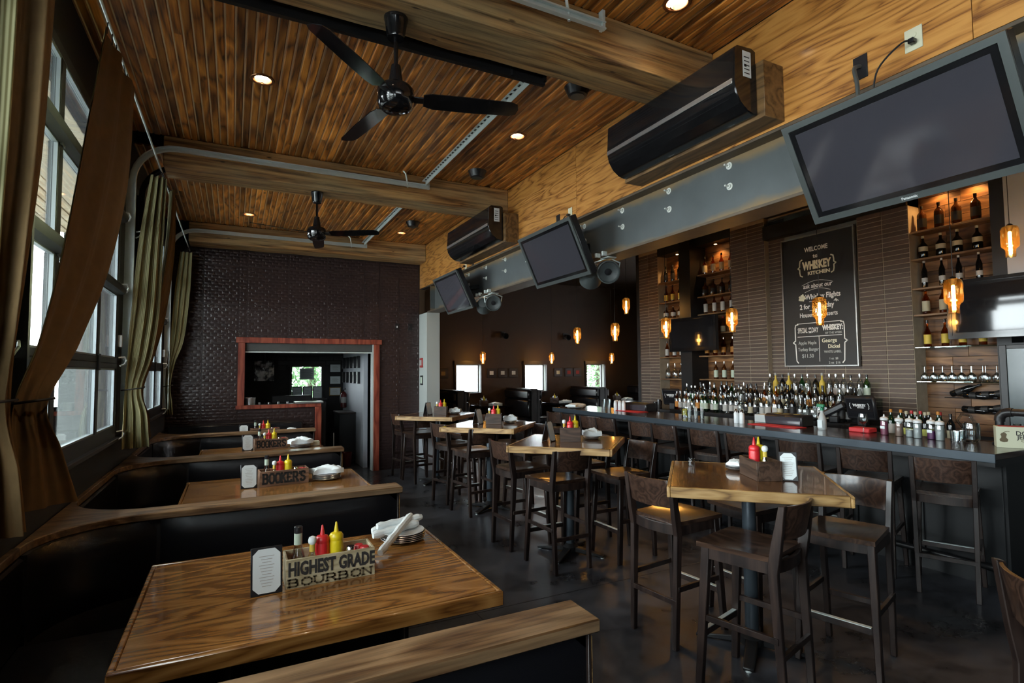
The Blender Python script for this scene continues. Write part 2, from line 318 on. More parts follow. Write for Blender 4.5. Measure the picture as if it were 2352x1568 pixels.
# ------------------------------------------------------------------ mesh builder
class MB:
    def __init__(s): s.v = []; s.f = []; s.uv = None
    def add(s, vs, fs):
        n = len(s.v); s.v += [tuple(p) for p in vs]; s.f += [tuple(i + n for i in f) for f in fs]; return s
    def box(s, x0, x1, y0, y1, z0, z1):
        return s.add([(x0, y0, z0), (x1, y0, z0), (x1, y1, z0), (x0, y1, z0), (x0, y0, z1), (x1, y0, z1), (x1, y1, z1), (x0, y1, z1)],
                     [(3, 2, 1, 0), (4, 5, 6, 7), (0, 1, 5, 4), (1, 2, 6, 5), (2, 3, 7, 6), (3, 0, 4, 7)])
    def bar(s, a, b, w, d, up=(0, 0, 1), w2=None, d2=None):
        """square bar from a to b, w across, d along up; tapers to w2, d2"""
        a = Vector(a); b = Vector(b); t = (b - a).normalized(); u = Vector(up)
        sd = t.cross(u)
        if sd.length < 1e-4: sd = t.cross(Vector((0, 1, 0)))
        sd.normalize(); u = sd.cross(t).normalized()
        w2 = w if w2 is None else w2; d2 = d if d2 is None else d2
        vs = []
        for p, ww, dd in ((a, w, d), (b, w2, d2)):
            for i, j in ((-1, -1), (1, -1), (1, 1), (-1, 1)): vs.append(p + sd * (i * ww / 2) + u * (j * dd / 2))
        return s.add(vs, [(0, 1, 2, 3), (7, 6, 5, 4), (0, 4, 5, 1), (1, 5, 6, 2), (2, 6, 7, 3), (3, 7, 4, 0)])
    def prism(s, poly, z0, z1, fn=None):
        """closed polygon (ccw) extruded from z0 to z1; fn maps (x, y, z)"""
        n = len(poly); vs = [(p[0], p[1], z0) for p in poly] + [(p[0], p[1], z1) for p in poly]
        if fn: vs = [fn(*p) for p in vs]
        fs = [tuple(range(n - 1, -1, -1)), tuple(range(n, 2 * n))] + [(i, (i + 1) % n, n + (i + 1) % n, n + i) for i in range(n)]
        return s.add(vs, fs)
    def tube(s, pts, r, n=8, cap=True):
        pts = [Vector(p) for p in pts]; rs = r if isinstance(r, (list, tuple)) else [r] * len(pts)
        vs = []; up = None
        for i, p in enumerate(pts):
            t = (pts[min(i + 1, len(pts) - 1)] - pts[max(i - 1, 0)]).normalized()
            if up is None:
                up = Vector((0, 0, 1)) if abs(t.z) < .9 else Vector((1, 0, 0))
            sd = t.cross(up)
            if sd.length < 1e-5: sd = t.orthogonal()
            sd.normalize(); up = sd.cross(t).normalized()
            for k in range(n):
                a = 2 * math.pi * k / n; vs.append(p + (sd * math.cos(a) + up * math.sin(a)) * rs[i])
        fs = []
        for i in range(len(pts) - 1):
            for k in range(n):
                k2 = (k + 1) % n; fs.append((i * n + k, i * n + k2, (i + 1) * n + k2, (i + 1) * n + k))
        if cap: fs += [tuple(range(n - 1, -1, -1)), tuple(range((len(pts) - 1) * n, len(pts) * n))]
        return s.add(vs, fs)
    def sweep(s, prof, pts, nrm):
        """closed 2-d profile (a, b) swept along pts; a runs along nrm, b along tangent x nrm"""
        pts = [Vector(p) for p in pts]; nr = Vector(nrm).normalized(); vs = []; n = len(prof)
        for i, p in enumerate(pts):
            t = (pts[min(i + 1, len(pts) - 1)] - pts[max(i - 1, 0)]).normalized(); bb = t.cross(nr).normalized()
            for a, b in prof: vs.append(p + nr * a + bb * b)
        fs = []
        for i in range(len(pts) - 1):
            for k in range(n):
                k2 = (k + 1) % n; fs.append((i * n + k, (i + 1) * n + k, (i + 1) * n + k2, i * n + k2))
        fs += [tuple(range(n)), tuple(range(len(pts) * n - 1, (len(pts) - 1) * n - 1, -1))]
        return s.add(vs, fs)
    def lathe(s, prof, n=16, c=(0, 0, 0), fn=None):
        vs = []; fs = []
        for r, z in prof:
            for k in range(n):
                a = 2 * math.pi * k / n; q = (r * math.cos(a), r * math.sin(a), z)
                if fn: q = fn(*q)
                vs.append((q[0] + c[0], q[1] + c[1], q[2] + c[2]))
        m = len(prof)
        for i in range(m - 1):
            for k in range(n):
                k2 = (k + 1) % n; fs.append((i * n + k, i * n + k2, (i + 1) * n + k2, (i + 1) * n + k))
        fs += [tuple(range(n - 1, -1, -1)), tuple(range((m - 1) * n, m * n))]
        return s.add(vs, fs)
    def xf(s, M):
        s.v = [tuple(M @ Vector(p)) for p in s.v]; return s
    def mesh(s, name, mat, bevel=0., smooth=True, ang=38):
        me = bpy.data.meshes.new(name); me.from_pydata(s.v, [], s.f)
        bm = bmesh.new(); bm.from_mesh(me)
        bmesh.ops.recalc_face_normals(bm, faces=bm.faces)
        if bevel: 
            es = [e for e in bm.edges if len(e.link_faces) == 2 and e.calc_face_angle(0) > .5]
            bmesh.ops.bevel(bm, geom=es, offset=bevel, segments=1, affect='EDGES', clamp_overlap=True)
        bm.to_mesh(me); bm.free()
        if smooth:
            me.shade_smooth(); me.set_sharp_from_angle(angle=math.radians(ang))
        me.materials.append(MAT[mat])
        return me
    def build(s, name, mat, parent=None, bevel=0., smooth=True, ang=38, loc=None):
        return mobj(name, s.mesh(name, mat, bevel, smooth, ang), parent, loc)
def mobj(name, me, parent=None, loc=None, rot=None):
    o = bpy.data.objects.new(name, me); COL.objects.link(o)
    if parent: o.parent = parent
    if loc: o.location = loc
    if rot: o.rotation_euler = rot
    return o
def tag(o, label, cat, group=None):
    o['label'] = label; o['category'] = cat
    if group: o['group'] = group
    return o
def thing(name, label, cat, loc=(0, 0, 0), rz=0., group=None):
    o = bpy.data.objects.new(name, None); o.empty_display_size = .1; COL.objects.link(o)
    o.location = loc; o.rotation_euler = (0, 0, rz)
    return tag(o, label, cat, group)
def struct(o, label=None):
    o['kind'] = 'structure'
    if label: o['label'] = label
    return o
def sroot(name, label=None, loc=(0, 0, 0)):
    o = bpy.data.objects.new(name, None); o.empty_display_size = .1; COL.objects.link(o); o.location = loc
    return struct(o, label)
def copy_tree(src, loc=None, rz=None, label=None, group=None):
    def rec(o, par):
        c = o.copy(); COL.objects.link(c); c.parent = par
        for ch in o.children: rec(ch, c)
        return c
    r = rec(src, None)
    if loc is not None: r.location = loc
    if rz is not None: r.rotation_euler = (0, 0, rz)
    if label: r['label'] = label
    if group: r['group'] = group
    return r
ORD = ['first', 'second', 'third', 'fourth', 'fifth', 'sixth', 'seventh', 'eighth', 'ninth', 'tenth', 'eleventh', 'twelfth', 'thirteenth', 'fourteenth', 'fifteenth',
       'sixteenth', 'seventeenth', 'eighteenth', 'nineteenth', 'twentieth']
def ordinal(i):
    if i < 20: return ORD[i]
    return {2: 'twenty', 3: 'thirty', 4: 'forty', 5: 'fifty'}[(i + 1) // 10] + ('-' + ORD[(i + 1) % 10 - 1] if (i + 1) % 10 else 'th').replace('ty' + 'th', 'tieth')
def text(body, mat, parent, M, size, sx=1., bold=0., name='lettering', depth=.0008, align='CENTER', shear=0.):
    """flat lettering: local x along the line, y up; placed by matrix M in the parent's space"""
    cu = bpy.data.curves.new('lettering', 'FONT'); cu.body = body; cu.size = size; cu.align_x = align; cu.align_y = 'CENTER'
    cu.offset = bold; cu.extrude = depth; cu.resolution_u = 2; cu.shear = shear
    ob = bpy.data.objects.new('lettering', cu); COL.objects.link(ob)
    dg = bpy.context.evaluated_depsgraph_get(); me = bpy.data.meshes.new_from_object(ob.evaluated_get(dg))
    bpy.data.objects.remove(ob)
    me.transform(Matrix.Diagonal((sx, 1, 1, 1))); me.transform(M)
    me.materials.clear(); me.materials.append(MAT[mat])
    return mobj(name, me, parent)
def face_matrix(origin, xdir, ydir):
    x = Vector(xdir).normalized(); y = Vector(ydir).normalized(); z = x.cross(y)
    return Matrix(((x.x, y.x, z.x, origin[0]), (x.y, y.y, z.y, origin[1]), (x.z, y.z, z.z, origin[2]), (0, 0, 0, 1)))
def arc(c, r, a0, a1, n): return [(c[0] + r * math.cos(a0 + (a1 - a0) * i / n), c[1] + r * math.sin(a0 + (a1 - a0) * i / n)) for i in range(n + 1)]
def stroke(mb, pts, w, M, d=.0015):
    """a chalk or ink line: flat ribbon along 2-d points"""
    for (x0, y0), (x1, y1) in zip(pts, pts[1:]):
        dx, dy = x1 - x0, y1 - y0; L = math.hypot(dx, dy) or 1e-6; nx, ny = -dy / L * w / 2, dx / L * w / 2; ex, ey = dx / L * w * .3, dy / L * w * .3
        q = [(x0 + nx - ex, y0 + ny - ey), (x0 - nx - ex, y0 - ny - ey), (x1 - nx + ex, y1 - ny + ey), (x1 + nx + ex, y1 + ny + ey)]
        mb.add([M @ Vector((a, b, z)) for z in (0, d) for a, b in q], [(3, 2, 1, 0), (4, 5, 6, 7), (0, 1, 5, 4), (1, 2, 6, 5), (2, 3, 7, 6), (3, 0, 4, 7)])
    return mb

# ------------------------------------------------------------------ room shell
ZC = 3.94                     # underside of the ceiling boards
struct(MB().box(-1.05, 10.7, -4.4, 12.4, -.12, 0).build('floor', 'floor'), 'dark stained concrete floor of the whole room')
j = MB()
for a, b in (((1.2, 4.6), (2.1, -1.5)),): pass
_fl = bpy.data.objects['floor']
fj = MB().box(1.55, 1.556, -4, 9.5, 0, .0012).box(-.8, 7, 3.62, 3.626, 0, .0012).box(-.8, 7, 7.2, 7.206, 0, .0012)
fj.build('joint', 'black', _fl)
# ceiling: one slab of boards per bay between the beams
PITCH = .0617
BAYS = [(-4.2, 2.70), (3.0, 5.95), (6.3, 9.2)]
plank_cache = {}
DOWNS = [(-.92 + (round((q + .92) / PITCH - .5) + .5) * PITCH, y) for q, y in ((.13, 4.47), (2.38, 4.51), (2.38, 2.40), (.134, 8.45), (2.36, 8.55), (.13, 1.9))]
def plank_mesh(L):
    k = round(L, 2)
    if k not in plank_cache:
        w, h, c = PITCH - .0095, .02, .006
        prof = [(-w / 2, h), (-w / 2, c), (-w / 2 + c, 0), (w / 2 - c, 0), (w / 2, c), (w / 2, h)]
        mb = MB(); n = len(prof)
        mb.add([(p[0], 0, p[1]) for p in prof] + [(p[0], k, p[1]) for p in prof],
               [tuple(range(n)), tuple(range(2 * n - 1, n - 1, -1))] + [(i, n + i, n + (i + 1) % n, (i + 1) % n) for i in range(n)])
        me = mb.mesh('plank', 'plank', smooth=False); nb = len(me.polygons)
        tg = MB(); tg.v = list(mb.v); tg.f = list(mb.f)            # tongue in the gap, coloured pale to imitate window glints on board edges
        tg.box(w / 2, w / 2 + .011, 0, k, .0075, .013)
        me = tg.mesh('plank', 'plank', smooth=False); me.materials.append(MAT['gapglint'])
        for p in me.polygons:
            if p.center.x > w / 2 + 1e-4: p.material_index = 1
        plank_cache[k] = me
    return plank_cache[k]
for bi, (ya, yb) in enumerate(BAYS):
    c = struct(MB().box(-1.05, 3.02, ya - .3, yb + .3, ZC + .10, ZC + .12).build('ceiling', 'blackwall'),
               ['narrow stained ceiling boards above the nearest bay', 'narrow stained ceiling boards between the two nearer beams', 'narrow stained ceiling boards between the two farther beams'][bi])
    x = -.92
    while x < 2.98:
        cuts = [ya, yb]
        if bi == 0:
            cuts = [-.2, yb] if x > .2 else [.9, yb]
            if x < -.3: x += PITCH; continue
        elif random.random() < .45: cuts.insert(1, round(random.uniform(ya + .5, yb - .5), 1))
        for hx, hy in DOWNS:                 # boards are cut away at the recessed lights
            if abs(x - hx) < .06 and cuts[0] < hy < cuts[-1]:
                cuts = sorted([q for q in cuts if abs(q - hy) > .3] + [hy - .055, hy + .055])
        for a, b in zip(cuts, cuts[1:]):
            if any(abs(x - hx) < .06 and a < hy < b and b - a < .12 for hx, hy in DOWNS): continue
            mobj('plank', plank_mesh(b - a - .002), c, (x, a, ZC))
        x += PITCH
struct(MB().box(3.02, 10.7, -4.4, 12.4, ZC, ZC + .12).build('ceiling', 'blackwall'), 'black ceiling over the bar and the back dining room')
struct(MB().box(-1.05, 3.0, 9.62, 12.0, 2.75, 2.85).build('ceiling', 'blackwall'), 'low black ceiling of the passage behind the red frame')
struct(MB().box(-1.2, 10.8, -4.5, 12.5, ZC + .121, ZC + .25).build('ceiling', 'blackwall'), 'roof deck over the boards')
# beams
for i, (ya, yb, lb) in enumerate(((2.69, 3.02, 'nearest massive reclaimed timber ceiling beam carrying the larger looking fan'), (5.94, 6.30, 'middle reclaimed timber ceiling beam with the farther fan under it'), (9.19, 9.56, 'reclaimed timber beam along the top of the dark tin wall'))):
    x0 = -.62 if i else -.75
    mb = MB(); n = 14; sec = []
    for k in range(n + 1):
        xx = x0 + (3.0 - x0) * k / n; q = lambda s=.006: random.uniform(-s, s)
        sec.append([(xx, ya + q(), 3.645 + q()), (xx, yb + q(), 3.645 + q()), (xx, yb, ZC), (xx, ya, ZC)])
    vs = [p for s in sec for p in s]; fs = [(3, 2, 1, 0), tuple(n * 4 + t for t in range(4))]
    for k in range(n):
        for t in range(4): fs.append((k * 4 + t, k * 4 + (t + 1) % 4, (k + 1) * 4 + (t + 1) % 4, (k + 1) * 4 + t))
    struct(mb.add(vs, fs).build('beam', 'beamwood', smooth=False, bevel=.008), lb)
struct(MB().box(-.8, 3, -.56, -.25, 3.645, ZC).build('beam', 'beamwood', smooth=False), 'timber ceiling beam above the viewer')

# plywood upper wall over the steel beam
wr = sroot('wall_right', 'varnished plywood panels above the steel beam')
MB().box(3.03, 3.10, -4.3, 9.56, 3.19, ZC + .02).build('backing', 'blackwall', wr)
seams = [-4.3, -2.06, -.43, 1.19, 2.80, 4.44, 6.07, 7.70, 9.55]
for a, b in zip(seams, seams[1:]):
    MB().box(3.0, 3.03, a + .0015, b - .0015, 3.205, ZC).build('panel', 'plywood', wr, bevel=.001)
# steel I beam with bolts
sb = sroot('beam', 'long riveted looking grey steel beam under the plywood')
sb['label'] = 'long grey steel beam with bolt pairs under the plywood'
MB().box(3.10, 3.115, -4.3, 9.12, 2.755, 3.185).build('web', 'steelbeam', sb)
MB().box(3.0, 3.235, -4.3, 9.12, 2.735, 2.755).build('flange', 'steelflange', sb, bevel=.002)
MB().box(3.0, 3.235, -4.3, 9.12, 3.183, 3.203).build('flange', 'steelflange', sb, bevel=.002)
for yy in (9.05, 9.02): pass
MB().box(3.02, 3.10, 9.0, 9.012, 2.755, 3.183).build('stiffener', 'steelbeam', sb)
bolt = MB(); 
bolt.lathe([(.026, 0), (.026, .004), (.018, .004)], 14, fn=lambda a, b, c: (-c, a, b)); bolt.lathe([(.016, .004), (.016, .016), (.007, .016), (.007, .05)], 6, fn=lambda a, b, c: (-c, a, b))
boltm = bolt.mesh('bolt', 'zinc')
for yy in (8.6, 7.45, 6.83, 6.23, 5.6, 5.0, 4.45, 3.855, 3.265, 2.665, 2.06, 1.5, .9):
    for zz in (3.135, 2.987): mobj('bolt', boltm, sb, (3.10, yy, zz))
# steel column and tin clad wall at the far end
MBc = MB().box(2.995, 3.235, 9.13, 9.56, 0, 2.735)
colo = struct(MBc.build('pillar', 'whitepaint', bevel=.003), 'pale grey painted pillar under the steel beam end')
MB().box(2.99, 3.24, 9.125, 9.565, 0, .99).build('wainscot', 'greywall', colo)

# left wall: knee wall, posts and header, all black; glazed sectional doors between the posts
wl = sroot('wall_left', 'black wall with glazed sectional doors and curtains')
MB().box(-1.05, -.895, -4.3, 9.6, 0, 1.165).build('knee_wall', 'blackwall', wl)
MB().box(-.90, -.855, -4.3, 9.55, 1.135, 1.165).build('ledge', 'darkframe', wl, bevel=.004)
MB().box(-1.05, -.90, -4.3, 9.7, 3.53, ZC + .12).build('header', 'blackwall', wl)
for a, b in ((-4.3, -3.46), (-.87, -.2), (2.38, 3.03), (5.64, 6.28), (8.88, 9.6)):
    MB().box(-1.05, -.90, a, b, 1.165, 3.53).build('post', 'blackwall', wl)
WLAB = ['glazed sectional door beside the viewer', 'glazed sectional door behind the viewer', 'glazed sectional door between the long brown curtain and the striped one', 'glazed sectional door between the two farther striped curtains']
def section_door(n, yc, lab):
    w = sroot('window_%d' % n, lab)
    y0, y1, m0, m1 = yc - 1.285, yc + 1.285, yc - .545, yc + .545
    zs = [1.17, 1.79, 2.41, 3.03, 3.53]
    xi, xo = -.875, -.925
    for k in range(4):
        za, zb = zs[k], zs[k + 1]
        hb = .10 if k == 0 else .045; ht = .07 if k == 3 else .045
        MB().box(xo, xi, y0, y1, za, za + hb).build('rail', 'alu', w, bevel=.004)
        MB().box(xo, xi, y0, y1, zb - ht, zb).build('rail', 'alu', w, bevel=.004)
        for a, b in ((y0, y0 + .075), (m0 - .04, m0 + .04), (m1 - .04, m1 + .04), (y1 - .075, y1)):
            MB().box(xo, xi, a, b, za + hb, zb - ht).build('stile', 'alu', w, bevel=.004)
        for a, b in ((y0 + .075, m0 - .04), (m0 + .04, m1 - .04), (m1 + .04, y1 - .075)):
            MB().box(-.902, -.898, a, b, za + hb, zb - ht).build('pane', 'pane', w, smooth=False)
            bd = MB(); t = .011
            bd.box(-.898, -.880, a, b, za + hb, za + hb + t).box(-.898, -.880, a, b, zb - ht - t, zb - ht)
            bd.box(-.898, -.880, a, a + t, za + hb + t, zb - ht - t).box(-.898, -.880, b - t, b, za + hb + t, zb - ht - t)
            bd.build('glazing_bead', 'aluedge', w, smooth=False)
        if k in (1, 2):   # stiffening strut over the joint
            MB().sweep([(-.0, -.05), (.045, -.03), (.055, 0), (.045, .03), (0, .05)], [(xi, y0 + .02, zb), (xi, y1 - .02, zb)], (1, 0, 0)).build('strut', 'alu', w)
        if k < 3:
            for yy in (m0, m1):
                MB().box(xi, xi + .012, yy - .03, yy + .03, zb - .06, zb + .06).build('hinge', 'alu', w, bevel=.002)
    # roller hinges at both jambs
    for s, ye in ((-1, y0), (1, y1)):
        for zz in zs[:4]:
            hb = MB().tube([(xi + .01, ye - s * .02, zz + .05), (xi + .05, ye, zz + .055), (xi + .06, ye + s * .035, zz + .03), (xi + .045, ye + s * .045, zz - .005), (xi + .015, ye + s * .03, zz - .02)], .007, 6)
            hb.build('roller_hinge', 'galv', w)
    if n > 2:
        MB().box(xi + .0, xi + .03, y1 - .01, y1 + .02, 1.93, 2.03).build('latch', 'whiteplastic', w, bevel=.003)
    return w
for n, (yc, lab) in enumerate(zip((1.085, -2.165, 4.335, 7.585), WLAB)):
    section_door(n + 1, yc, lab)
# overhead-door tracks: vertical beside the opening, bend, then along the beam
def track(y, side, name, mat, xe, label, zt=3.79, w=.05):
    r = .34; xv = -.835
    pts = [(xv, y, 1.20), (xv, y, 2.2), (xv, y, zt - r)]
    for k in range(1, 9):
        a = math.pi - math.pi / 2 * k / 8; pts.append((xv + r + r * math.cos(a), y, zt - r + r * math.sin(a)))
    pts += [(xv + r + .6, y, zt), (xe, y, zt)]
    t, d = .004, .03
    prof = [(0, -w / 2), (d, -w / 2), (d, -w / 2 + .010), (t, -w / 2 + t), (t, w / 2 - t), (d, w / 2 - .010), (d, w / 2), (0, w / 2)]
    prof = [(side * a, b) for a, b in prof]
    th = thing(name, label, 'door track', (0, 0, 0))
    MB().sweep(prof, pts, (0, 1, 0)).build('rail', mat, th, smooth=False)
    MB().box(xv - .045, xv - .02, y - .02, y + .045 * side + .02, 1.2, 3.45).build('flag_angle', 'galv' if mat == 'galv' else 'blackmetal', th)
    hb = MB().tube([(xe - .25, y, zt - .03), (xe - .25, y + side * .0, zt + .0), (xe - .27, y, zt + .12), (xe - .30, y, ZC)], .010, 6)
    hb.build('hanger', mat, th)
    MB().box(xe - .02, xe, y - .02, y + .02, zt - .02, ZC - .05).build('end_plate', 'galv' if mat == 'galv' else 'blackmetal', th)
    return th
track(5.86, -1, 'door_track', 'galv', 1.95, 'galvanized door track bending over along the middle beam')
track(3.06, 1, 'door_track', 'blackmetal', 1.83, 'black door track running along the far side of the nearest beam', 3.648, .075)
track(9.11, -1, 'door_track', 'galv', 1.95, 'galvanized door track bending over along the beam at the tin wall')
track(6.37, 1, 'door_track', 'blackmetal', 1.95, 'black door track behind the middle beam')
track(2.61, -1, 'door_track', 'galv', 1.98, 'galvanized door track end on the near face of the nearest beam')
def perf_angle(ya, yb, label):
    th = thing('slotted_angle', label, 'metal bar')
    MB().box(1.86, 1.905, ya, yb, ZC - .095, ZC - .091).box(1.901, 1.905, ya, yb, ZC - .135, ZC - .091).build('angle', 'galv', th, smooth=False)
    h = MB(); y = ya + .06
    while y < yb - .05:
        h.box(1.874, 1.888, y, y + .03, ZC - .0985, ZC - .095); y += .07
    h.build('slots', 'ink', th, smooth=False)['kind'] = 'stuff'
    for yy in (ya + .28, ya + .02):
        MB().tube([(1.88, yy, ZC - .09), (1.80, yy, ZC - .13), (1.72, yy, ZC - .02)], .009, 6).build('hanger_strap', 'galv', th)
perf_angle(3.10, 5.84, 'slotted galvanized bar crossing the ceiling behind the nearer fan')
perf_angle(6.40, 9.10, 'slotted galvanized bar crossing the ceiling beyond the farther fan')
# wall behind the viewer and outer shell
struct(MB().box(-1.05, 7.5, -4.4, -4.25, 0, ZC).build('wall_front', 'blackwall'), 'dark wall behind the viewer')

# far wall: embossed tin panels around the red framed opening
wb = sroot('wall_back', 'dark purple brown wall of embossed tin panels')
YB = 9.56
MB().box(-1.05, .10, YB + .02, YB + .16, 0, ZC + .12).box(2.235, 2.995, YB + .02, YB + .16, 0, ZC + .12).box(.10, 2.235, YB + .02, YB + .16, 2.20, ZC + .12).box(.10, 1.27, YB + .02, YB + .16, 0, 1.15).build('core', 'blackwall', wb)
TP = .61
def tin_mesh(w, h, seed):
    """a pressed panel: staggered pillow cells standing out of a flat sheet"""
    mb = MB(); rr = random.Random(seed)
    mb.add([(0, 0, 0), (w, 0, 0), (w, 0, h), (0, 0, h)], [(0, 1, 2, 3)])
    cw, ch = .098, .049; r = 0; z = .006
    while z + ch * .6 < h:
        x = .004 - (cw / 2 if r % 2 else 0)
        zz = min(z + ch - .006, h - .004)
        while x < w - .01:
            a, b = max(x + .003, .004), min(x + cw - .003, w - .004)
            if b - a > .015:
                d1, d2 = rr.uniform(.002, .0045), rr.uniform(.002, .0045); e = min(.014, (b - a) / 3); f = (zz - z) * .30
                mb.add([(a, 0, z), (b, 0, z), (b, 0, zz), (a, 0, zz), (a + e, -d1, z + f), (b - e, -d2, z + f), (b - e, -d2, zz - f), (a + e, -d1, zz - f)],
                       [(0, 1, 5, 4), (1, 2, 6, 5), (2, 3, 7, 6), (3, 0, 4, 7), (4, 5, 6, 7)])
            x += cw
        z += ch; r += 1
    # raised lip round the panel edge
    for a, b, c, d in ((0, w, 0, .006), (0, w, h - .006, h), (0, .006, .006, h - .006), (w - .006, w, .006, h - .006)):
        mb.box(a, b, -.006, 0, c, d)
    return mb.mesh('tin_panel', 'tin', smooth=True, ang=20)
_tin = {}
def tin_grid(x0, x1, z0, z1, par, y=YB):
    xs = [x0]; 
    while xs[-1] < x1 - .01:
        k = math.floor((xs[-1] + 1.04 + .05) / TP) + 1; xs.append(min(x1, -1.04 + k * TP))
    zs = [z0]
    while zs[-1] < z1 - .01:
        k = math.floor((zs[-1] + .265 + .06) / TP) + 1; zs.append(min(z1, -.265 + k * TP))
    for a, b in zip(xs, xs[1:]):
        for c, d in zip(zs, zs[1:]):
            key = (round(b - a, 3), round(d - c, 3), random.randrange(2))
            if key not in _tin: _tin[key] = tin_mesh(key[0] - .002, key[1] - .002, len(_tin))
            mobj('tin_panel', _tin[key], par, (a, y + .012, c))
tin_grid(-.895, .06, 0, 3.645, wb); tin_grid(2.275, 2.995, 0, 3.645, wb); tin_grid(.06, 2.275, 2.255, 3.645, wb); tin_grid(.06, 1.21, 0, 1.135, wb)
# red stained casing of the opening
tr = sroot('trim_1', 'red stained wooden casing around the opening in the tin wall')
MB().box(.03, 2.31, YB - .03, YB + .03, 2.178, 2.265).build('head_board', 'redwood', tr, bevel=.003)
MB().box(.06, .16, YB - .022, YB + .03, 1.135, 2.178).build('side_board', 'redwood', tr, bevel=.003)
MB().box(2.175, 2.275, YB - .022, YB + .03, 0, 2.178).build('side_board', 'redwood', tr, bevel=.003)
MB().box(2.16, 2.178, YB + .0, YB + .17, 0, 2.178).build('jamb', 'whitepaint', tr)
MB().box(.04, 1.31, YB - .026, YB + .03, 1.135, 1.195).build('sill_board', 'redwood', tr, bevel=.003)
MB().box(1.213, 1.315, YB - .022, YB + .03, 0, 1.135).build('side_board', 'redwood', tr, bevel=.003)
MB().box(.9, 1.34, YB - .05, YB + .22, 1.195, 1.225).build('counter_cap', 'steelplate', tr, bevel=.003)
MB().box(.15, .9, YB - .0, YB + .25, 1.165, 1.197).build('counter_ledge', 'blackmetal', tr, bevel=.003)
# rolled shutter box inside the head
sh = thing('roll_shutter', 'grey metal roll-down shutter housing under the red head board', 'shutter', (0, 0, 0))
MB().box(.16, 2.16, YB + .04, YB + .30, 2.05, 2.19).build('housing', 'shutter', sh, bevel=.01)
MB().box(.16, 2.16, YB + .05, YB + .07, 2.025, 2.05).build('bottom_bar', 'galv', sh, bevel=.004)
# passage behind
wp = sroot('wall_far', 'dark painted block wall of the passage behind the red frame')
MB().box(-1.05, 1.03, 12.0, 12.15, 0, 2.8).box(1.68, 3.0, 12.0, 12.15, 0, 2.8).box(1.03, 1.68, 12.0, 12.15, 0, 1.18).box(1.03, 1.68, 12.0, 12.15, 1.83, 2.8).build('core', 'blackwall', wp)
bm_ = MB().box(0, .30, -.012, 0, 0, .088).mesh('block', 'darkbrick', bevel=.003)
for r in range(12):
    for k in range(10):
        x = -.9 + k * .31 + (.155 if r % 2 else 0); z = 1.76 + r * .098
        if z < 1.84 and .75 < x < 1.7: continue
        if x < 2.0: mobj('block', bm_, wp, (x, 12.0, z))
MB().box(-1.05, -.9, 9.72, 12.15, 0, ZC + .12).build('side', 'blackwall', wp)
w8 = sroot('window_5', 'small bright window in the passage with a notice in it')
MB().box(1.03, 1.07, 11.97, 12.06, 1.18, 1.86).box(1.64, 1.68, 11.97, 12.06, 1.18, 1.86).box(1.0, 1.71, 11.965, 12.06, 1.82, 1.90).box(1.0, 1.71, 11.95, 12.06, 1.15, 1.185).build('frame', 'darkframe', w8)
MB().box(1.07, 1.64, 12.05, 12.055, 1.185, 1.82).build('pane', 'pane', w8, smooth=False)
nt_ = tag(MB().box(1.22, 1.50, 12.035, 12.04, 1.56, 1.79).build('window_notice', 'paper'), 'printed notice taped in the small passage window', 'notice')
tl = MB()
for k in range(12): tl.box(1.245, 1.475 - (k % 3) * .02, 12.033, 12.035, 1.58 + k * .016, 1.585 + k * .016)
tl.build('print', 'ink', nt_, smooth=False)
wpart = sroot('wall_partition', 'pale grey partition with black holders in the passage')
MB().box(2.085, 2.16, 9.95, 12.0, 0, 2.8).build('core', 'greywall', wpart)
hold = thing('wall_holder', 'x', 'holder')
MB().box(-.05, 0, -.06, .06, -.11, .11).build('body', 'blackplastic', hold, bevel=.006)
MB().box(-.052, -.049, -.012, .04, -.08, .05).build('slot', 'black', hold)
k = 0
for r, zz in enumerate((1.89, 1.60)):
    for i in range(5):
        lab = '%s black wall holder from the door in the %s row of the passage' % (ORD[i], ('upper', 'lower')[r])
        if k == 0:
            hold.location = (2.085, 10.3, zz); hold['label'] = lab; hold['group'] = 'black holders on the passage partition'
        else: copy_tree(hold, (2.085, 10.3 + i * .37, zz), None, lab)
        k += 1

# back dining room: brown wall with three small windows
wd = sroot('wall_dining', 'dark brown wall of the back dining room')
WX = [(4.65, 5.28), (6.48, 7.10), (8.34, 8.93)]
ed = [3.0] + [v for w in WX for v in w] + [10.7]
for a, b in zip(ed[0::2], ed[1::2]): MB().box(a, b, 12.0, 12.2, 0, ZC).build('core', 'brownwall', wd)
for a, b in WX: MB().box(a, b, 12.0, 12.2, 0, 1.19).box(a, b, 12.0, 12.2, 1.86, ZC).build('core', 'brownwall', wd)
for i, (a, b) in enumerate(WX):
    w = sroot('window_%d' % (6 + i), ['small window showing the neighbouring white building', 'small window with a white house outside', 'small window full of green leaves'][i])
    MB().box(a - .05, b + .05, 11.96, 12.02, 1.86, 1.95).box(a - .04, b + .04, 11.95, 12.02, 1.15, 1.19).box(a - .04, a, 11.97, 12.02, 1.19, 1.86).box(b, b + .04, 11.97, 12.02, 1.19, 1.86).build('casing', 'darkframe', w)
    MB().box(a, a + .02, 12.12, 12.16, 1.19, 1.86).box(b - .02, b, 12.12, 12.16, 1.19, 1.86).box(a, b, 12.12, 12.16, 1.19, 1.21).box(a, b, 12.12, 12.16, 1.84, 1.86).build('frame', 'blackmetal', w)
    MB().box(b - .002, b + .0, 12.02, 12.2, 1.19, 1.86).build('reveal', 'whitepaint', w)
    MB().box(a + .02, b - .02, 12.138, 12.142, 1.21, 1.84).build('pane', 'pane', w, smooth=False)
struct(MB().box(10.5, 10.7, 8.6, 12.2, 0, ZC).build('wall_side', 'blackwall'), 'dark side wall of the back dining room')
